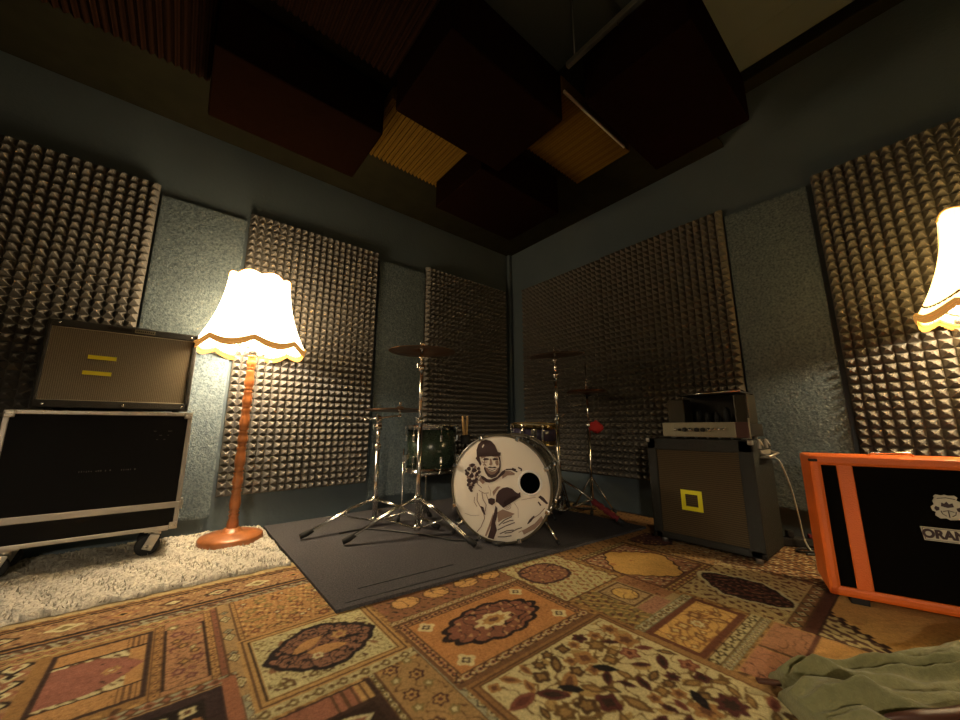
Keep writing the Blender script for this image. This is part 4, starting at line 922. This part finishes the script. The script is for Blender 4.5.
# cymbal stands
def cymbal_stand(label, x, y, hub, foot_angles, reach, low, joints, top, double=False, wrap=None, nolegs=None):
    o = thing('cymbal_stand', label, 'stand', (x, y, ZM)); hz = hub-ZM
    p = MB().tube([(0, 0, low-ZM), (0, 0, joints[0]-ZM)], .0145, 14); put(o, p.build('lower_tube', M['chrome']))
    rad = [.0145, .0115, .009, .007]
    for i in range(len(joints)-1):
        put(o, MB().tube([(0, 0, joints[i]-ZM-.01), (0, 0, joints[i+1]-ZM)], rad[min(i+1, 3)], 12).build('upper_tube', M['chrome']))
    for i, j in enumerate(joints[:-1]):
        c_ = MB().tube([(0, 0, j-ZM-.022), (0, 0, j-ZM+.014)], .020, 14); c_.tube([(-.016, -.012, j-ZM), (-.040, -.030, j-ZM)], .006, 8); c_.box((-.046, -.034, j-ZM), (.012, .008, .032), .003, rz=.6)
        put(o, c_.build('height_collar', M['chrome']))
    hubm = MB().tube([(0, 0, hz-.018), (0, 0, hz+.018)], .024, 14); hubm.tube([(0, 0, low-ZM), (0, 0, low-ZM+.03)], .020, 14)
    put(o, hubm.build('leg_collar', M['chrome']))
    for a_ in foot_angles:
        c_, s_ = math.cos(a_), math.sin(a_); n_ = Vector((-s_, c_, 0)); p1 = Vector((reach*c_, reach*s_, .022)); p0 = Vector((.022*c_, .022*s_, hz)); pm_ = p0.lerp(p1, .30)+Vector((0, 0, .012))
        lg = MB()
        for w in (-.009, .009): lg.tube([p0+n_*w, pm_+n_*w, p0.lerp(p1, .93)+n_*w*.8], .0058, 8)
        l_ = put(o, lg.build('leg', M['chrome']))
        q = p0.lerp(p1, .48); br = MB()
        for w in (-.011, .011): br.tube([Vector((.018*c_, .018*s_, low-ZM+.012))+n_*w, q+n_*w], .0042, 8)
        put(l_, br.build('leg_brace', M['chrome']))
        rf = MB().tube([p0.lerp(p1, .86), p0.lerp(p1, .95), p1+Vector((.012*c_, .012*s_, -.005))], [.012, .017, .014], 12)
        put(l_, rf.build('rubber_foot', M['rubber']))
        if wrap == a_:
            pts = [p0.lerp(p1, t_)+Vector((0, 0, .004)) for t_ in np.linspace(.50, .93, 12)]
            w_ = MB().tube(pts, [.012+.010*abs(math.sin(i*1.9)) for i in range(12)], 12)
            w_.add([pts[2]+n_*.01, pts[5]+n_*.02+Vector((0, 0, .02)), pts[7]+n_*.045+Vector((0, 0, -.02)), pts[4]+n_*.05+Vector((0, 0, -.03))], [(0, 1, 2, 3)])
            put(l_, w_.build('maroon_wrap', M['darkred']))
    t_ = MB(); z = top-ZM
    t_.tube([(0, 0, z-.10), (-.008, -.006, z-.065), (0, 0, z-.035)], .009, 10); t_.ball((-.006, -.004, z-.065), .016); t_.tube([(0, 0, z-.04), (0, 0, z+.022)], .0035, 8); t_.lathe([(1e-4, z-.012), (.016, z-.012), (.013, z-.004), (1e-4, z-.004)], 16)
    put(o, t_.build('cymbal_tilter', M['chrome']))
    w_ = MB().lathe([(1e-4, z+.008), (.013, z+.008), (.011, z+.016), (1e-4, z+.016)], 14); w_.box((0, 0, z+.024), (.034, .007, .010), .003)
    put(o, w_.build('wing_nut', M['chrome']))
    return o
def cymbal(label, x, y, z, r, m, tilt=(0, 0), group='cymbals on the drum kit'):
    prof = [(.0045, .0), (.016, -.001), (.026, -.008), (.032, -.013), (r*.55, -.017), (r*.8, -.022), (r, -.030)]
    pr = prof+[(a_, b_-.0012) for a_, b_ in reversed(prof)]+[prof[0]]
    o = MB().lathe(pr, 72).build('cymbal', m); o.location = (x, y, z); o.rotation_euler = (tilt[0], tilt[1], 0); tag(o, label, 'cymbal', group); return o
cymbal_stand('chrome cymbal stand left of the bass drum, carrying the red-brown crash cymbal', 1.114, 1.916, .213, (2.92, -1.27, .83), .385, .045, [.66, .98, 1.08], 1.105)
cymbal('red-brown crash cymbal on the tall stand left of the bass drum', 1.114, 1.916, 1.108, .203, M['cym'], (.02, -.01))
sa = cymbal_stand('chrome boom stand nearest the lamp, its cymbal lower than the others', 1.016, 2.278, .170, (3.22, -.96, 1.12), .425, .035, [.50, .62, .665], .70)
# boom arm
b0 = Vector((0, 0, .668-ZM)); d_ = Vector((.635+.14, -.20+.12, .0)).normalized()
dR = Vector((.772, -.635, 0)); tipw = dR*.135+Vector((.0, .0, .025))
for ch in list(sa.children):
    if ch.name.startswith(('cymbal_tilter', 'wing_nut')): bpy.data.objects.remove(ch)
bmn = MB().tube([b0-dR*.085, b0+tipw], .0065, 10); bmn.ball(b0-dR*.09, .012); bmn.ball(b0, .022, (1, 1, 1.2)); bmn.box(b0+Vector((-.02, -.02, .012)), (.014, .010, .05), .003, rz=.5); bmn.box(b0+Vector((.0, -.0, -.035)), (.03, .024, .035), .006)
put(sa, bmn.build('boom_arm', M['chrome']))
tp = b0+tipw; bt = MB().tube([tp, tp+Vector((0, 0, .075))], .004, 8); bt.lathe([(1e-4, -.006), (.018, -.006), (.015, .004), (1e-4, .004)], 14, T=Matrix.Translation(tp+Vector((0, 0, .040)))); bt.ball(tp+Vector((0, 0, .080)), .010); bt.ball(tp, .011)
put(sa, bt.build('cymbal_tilter', M['chrome']))
cymbal('thin ride cymbal in front of the grey felt panel, lowest of the left cymbals', 1.016+tp.x, 2.278+tp.y, tp.z+ZM+.062, .225, M['cymdark'], (0, .01))
cymbal_stand('chrome cymbal stand right of the bass drum with a maroon-wrapped leg', 1.999, 1.598, .275, (-1.07, .52, 2.0), .375, .070, [.68, .98, 1.09], 1.145, wrap=-1.07)
cymbal('bronze crash cymbal tilted on the stand right of the bass drum', 1.999, 1.598, 1.148, .200, M['cymdark'], (.03, -.10))
# hi-hat
hh = thing('hi_hat_stand', 'chrome hi-hat stand at the right, its thin rod rising above two small cymbals', 'stand', (2.43, 1.645, ZM))
put(hh, MB().tube([(0, 0, .03), (0, 0, .62)], .012, 12).build('lower_tube', M['chrome'])); put(hh, MB().tube([(0, 0, .60), (0, 0, .84)], .009, 12).build('upper_tube', M['chrome']))
put(hh, MB().tube([(0, 0, .80), (0, 0, 1.10)], .0038, 8).build('pull_rod', M['chrome']))
put(hh, MB().tube([(0, 0, .60), (0, 0, .635)], .018, 12).box((-.02, -.02, .617), (.03, .012, .014), .003, rz=.7).build('height_collar', M['chrome']))
put(hh, MB().tube([(0, 0, .905), (0, 0, .945)], .010, 12).ball((0, 0, .95), .013).box((-.012, -.010, .93), (.02, .01, .012), .002).build('clutch', M['chrome']))
put(hh, MB().lathe([(1e-4, .835), (.02, .835), (.024, .848), (1e-4, .848)], 14).build('cymbal_seat', M['rubber']))
for a_ in (-2.6, -.3+.9*0-1.0, 1.6):
    c_, s_ = math.cos(a_), math.sin(a_); l_ = .17
    lg = put(hh, MB().tube([(0, 0, .24), (l_*c_*.9, l_*s_*.9, .014)], .006, 8).build('leg', M['chrome'])); put(lg, MB().tube([(l_*.86*c_, l_*.86*s_, .022), (l_*c_, l_*s_, .010)], .012, 8).build('rubber_foot', M['rubber']))
fp = MB().box((-.13, -.03, .035), (.22, .07, .008), .003, rot=Euler((0, .16, .2))); put(hh, fp.build('foot_pedal', M['amphead']))
cymbal('upper of the two small hi-hat cymbals at the right of the kit', 2.43, 1.645, .915, .150, M['cymdark'], (0, -.02)); 
lo_ = cymbal('lower of the two small hi-hat cymbals at the right of the kit', 2.43, 1.645, .865, .150, M['cymdark'], (PI, 0))
# red cloth on the hi-hat stand
rc = MB(); vs = []; fs = []; nU, nV = 14, 10; dR = Vector((.772, -.635, 0)); dF = Vector((.635, .772, 0))
rz_ = random.Random(9)
for i in range(nU):
    t_ = i/(nU-1)
    for j in range(nV):
        a_ = 2*PI*j/nV; ry = .014+.022*math.sin(PI*min(1, t_*.9+.12))*(1+.25*math.sin(3*a_+5*t_)); rz2 = (.014+.030*math.sin(PI*min(1, t_*.85+.12)))*(1+.2*math.sin(2*a_+7*t_)+.1*rz_.uniform(-1, 1))
        p = Vector((0, 0, .608))+dR*(-.006+.118*t_)+dF*(ry*.6*math.cos(a_))+Vector((0, 0, rz2*math.sin(a_)-.01*t_)); vs.append(p)
for i in range(nU-1):
    for j in range(nV): fs.append((i*nV+j, i*nV+(j+1) % nV, (i+1)*nV+(j+1) % nV, (i+1)*nV+j))
fs.append(tuple(range(nV))); fs.append(tuple((nU-1)*nV+j for j in range(nV)))
rc.add(vs, fs, True); o = rc.build('red_cloth', M['red']); o.location = (2.43, 1.645, ZM); tag(o, 'crumpled red cloth tied around the hi-hat stand below its cymbals', 'cloth')
# drumsticks in a holder behind the floor tom
dh = thing('stick_holder', 'small black drumstick holder clipped beside the green floor tom', 'holder', (1.50, 1.98, ZM))
put(dh, MB().lathe([(1e-4, .49), (.028, .49), (.032, .50), (.032, .55), (.028, .55), (.027, .505), (1e-4, .505)], 16).build('pouch', M['rubber'])); put(dh, MB().tube([(0, 0, 0), (0, 0, .50)], .008, 8).lathe([(1e-4, 0), (.07, 0), (.06, .012), (1e-4, .012)], 20).build('holder_post', M['chrome']))
for i, (dx, dy, tx, ty) in enumerate(((-.008, .0, -.02, .01), (.010, .004, .012, -.01))):
    b_ = Vector((1.50+dx, 1.98+dy, ZM+.508)); t_ = b_+Vector((tx*.5, ty*.5, .17))
    o = MB().tube([b_, b_.lerp(t_, .8), b_.lerp(t_, .93), b_.lerp(t_, .97), t_], [.010, .009, .007, .009, .004], 10).build('drumstick', M['stick'])
    tag(o, ('pale wooden drumstick standing in the black holder, leaning left', 'pale wooden drumstick standing in the black holder, leaning right')[i], 'drumstick', 'drumsticks in the holder')
# loose black cable on the mat
cable('microphone_cable', [(.78, 2.22, .022), (.95, 2.20, .022), (1.12, 1.93, .022), (1.22, 1.70, .022), (1.32, 1.62, .022)], .005, M['blackcable'], 'black cable lying across the grey mat under the cymbal stands')
# ---------------------------------------------------------------- olive jacket
def jacket():
    J = thing('olive_jacket', 'crumpled olive green cotton jacket lying on the rug in the bottom right corner', 'jacket', (1.20, .25, .0045))
    ex = Vector((.772, -.635, 0)); ey = Vector((.635, .772, 0))     # right and away
    def sleeve(name, p0, p1, w0, w1, h0, h1, seed, cuff=True, nU=150, nV=90):
        rr = random.Random(seed); ph = [rr.uniform(0, 6) for _ in range(16)]; p0 = Vector(p0); p1 = Vector(p1); ax = (p1-p0).normalized(); nrm = Vector((-ax.y, ax.x, 0)); L = (p1-p0).length
        vs = []; fs = []
        for i in range(nU):
            u = i/(nU-1); w = w0+(w1-w0)*u+.012*math.sin(5*u+ph[0])+.006*math.sin(17*u+ph[1]); hgt = h0+(h1-h0)*u+.010*math.sin(8*u+ph[2])
            for j in range(nV):
                v = j/(nV-1)*2-1; a_ = abs(v)
                prof = max(0, 1-a_**2.6)
                f = 0
                for q, (fu, fv, am) in enumerate(((6, 2.2, .20), (9, -3.6, .20), (4, 4.6, .26), (13, 4.6, .14), (21, -6, .07), (11, 8, .07))):
                    s_ = math.sin(fu*u+fv*v+ph[3+q]+1.2*math.sin(3*v+4*u+ph[12])); f += am*(1-2*math.sqrt(s_*s_+.015))
                z = hgt*prof*(1+(.62-.35*a_)*f)+.002
                if cuff and u < .06: z *= .75+.25*(u/.06)
                p = p0+ax*(u*L+.010*math.sin(4*v+ph[9])*(1-u))+nrm*(v*w)+Vector((0, 0, max(.0015, z)))
                vs.append(p)
        for i in range(nU-1):
            for j in range(nV-1): a_ = i*nV+j; fs.append((a_, a_+1, a_+nV+1, a_+nV))
        n0 = len(vs)
        # underside
        for i in range(nU):
            for j in (0, nV-1): pass
        und = []
        for i in range(nU):
            q = vs[i*nV].copy(); q.z = .0005; und.append(q); q = vs[i*nV+nV-1].copy(); q.z = .0005; und.append(q)
        vs += und
        for i in range(nU-1):
            a_, b_ = n0+2*i, n0+2*i+2
            fs.append((a_, a_+1, b_+1, b_)); fs.append((i*nV, (i+1)*nV, b_, a_)); fs.append((i*nV+nV-1, (i+1)*nV+nV-1, b_+1, a_+1))
        fs.append(tuple([n0, n0+1]+[nV-1-j for j in range(nV)])); fs.append(tuple([n0+2*nU-2, n0+2*nU-1]+[(nU-1)*nV+nV-1-j for j in range(nV)]))
        return MB().add(vs, fs, True).build(name, M['jacket'])
    B0 = Vector((-1.20, -.25, 0))
    s1 = put(J, sleeve('sleeve', Vector((1.175, .275, 0))+B0, Vector((1.80, -.16, 0))+B0, .062, .120, .062, .105, 3)); 
    s2 = put(J, sleeve('jacket_body', Vector((1.075, .235, 0))+B0, Vector((1.60, -.20, 0))+B0, .088, .13, .070, .062, 8))
    # cuff tab and leather trimmed edge
    tb = MB().box(Vector((1.158, .325, .018))+B0, (.050, .014, .008), .003, rz=-.9); put(s1, tb.build('cuff_tab', M['leather']))
    tr = []
    for i in range(24):
        t_ = i/23; p = Vector((1.125, .132, 0)).lerp(Vector((1.33, -.005, 0)), t_)+B0; p.z = .060+.012*math.sin(PI*t_*.9)+.003*math.sin(9*t_); tr.append(p)
    fl = MB(); vs = []
    for i, p in enumerate(tr):
        wd = .030*min(1, (i+1)/7); nrm_ = Vector((-.66, -.75, 0)); vs += [p, p+nrm_*wd*.5+Vector((0, 0, .008)), p+nrm_*wd+Vector((0, 0, -.004)), p+nrm_*wd*.5+Vector((0, 0, -.012))]
    fl.add(vs, [(4*i+a_, 4*i+(a_+1) % 4, 4*i+4+(a_+1) % 4, 4*i+4+a_) for i in range(23) for a_ in range(4)]+[(0, 1, 2, 3), (92, 93, 94, 95)], True)
    put(s2, fl.build('leather_edge', M['leather']))
jacket()

# ---------------------------------------------------------------- world, camera
w = bpy.data.worlds.new('World'); bpy.context.scene.world = w; w.use_nodes = True
w.node_tree.nodes['Background'].inputs[0].default_value = (.5, .55, .6, 1); w.node_tree.nodes['Background'].inputs[1].default_value = .02
f = 361.; pit = math.atan(67/f); yaw = math.atan(302/(f/math.cos(pit)))
cam = bpy.data.cameras.new('camera'); co = bpy.data.objects.new('camera', cam); C.objects.link(co); bpy.context.scene.camera = co
cam.sensor_width = 36; cam.lens = f/960*36; cam.clip_start = .02
co.location = (0, 0, .62); co.rotation_euler = Euler((PI/2+pit, 0, -yaw), 'XYZ')
vs_ = bpy.context.scene.view_settings; vs_.view_transform = 'Standard'; vs_.look = 'None'; vs_.gamma = 1; vs_.exposure = 0.6; vs_.use_curve_mapping = False
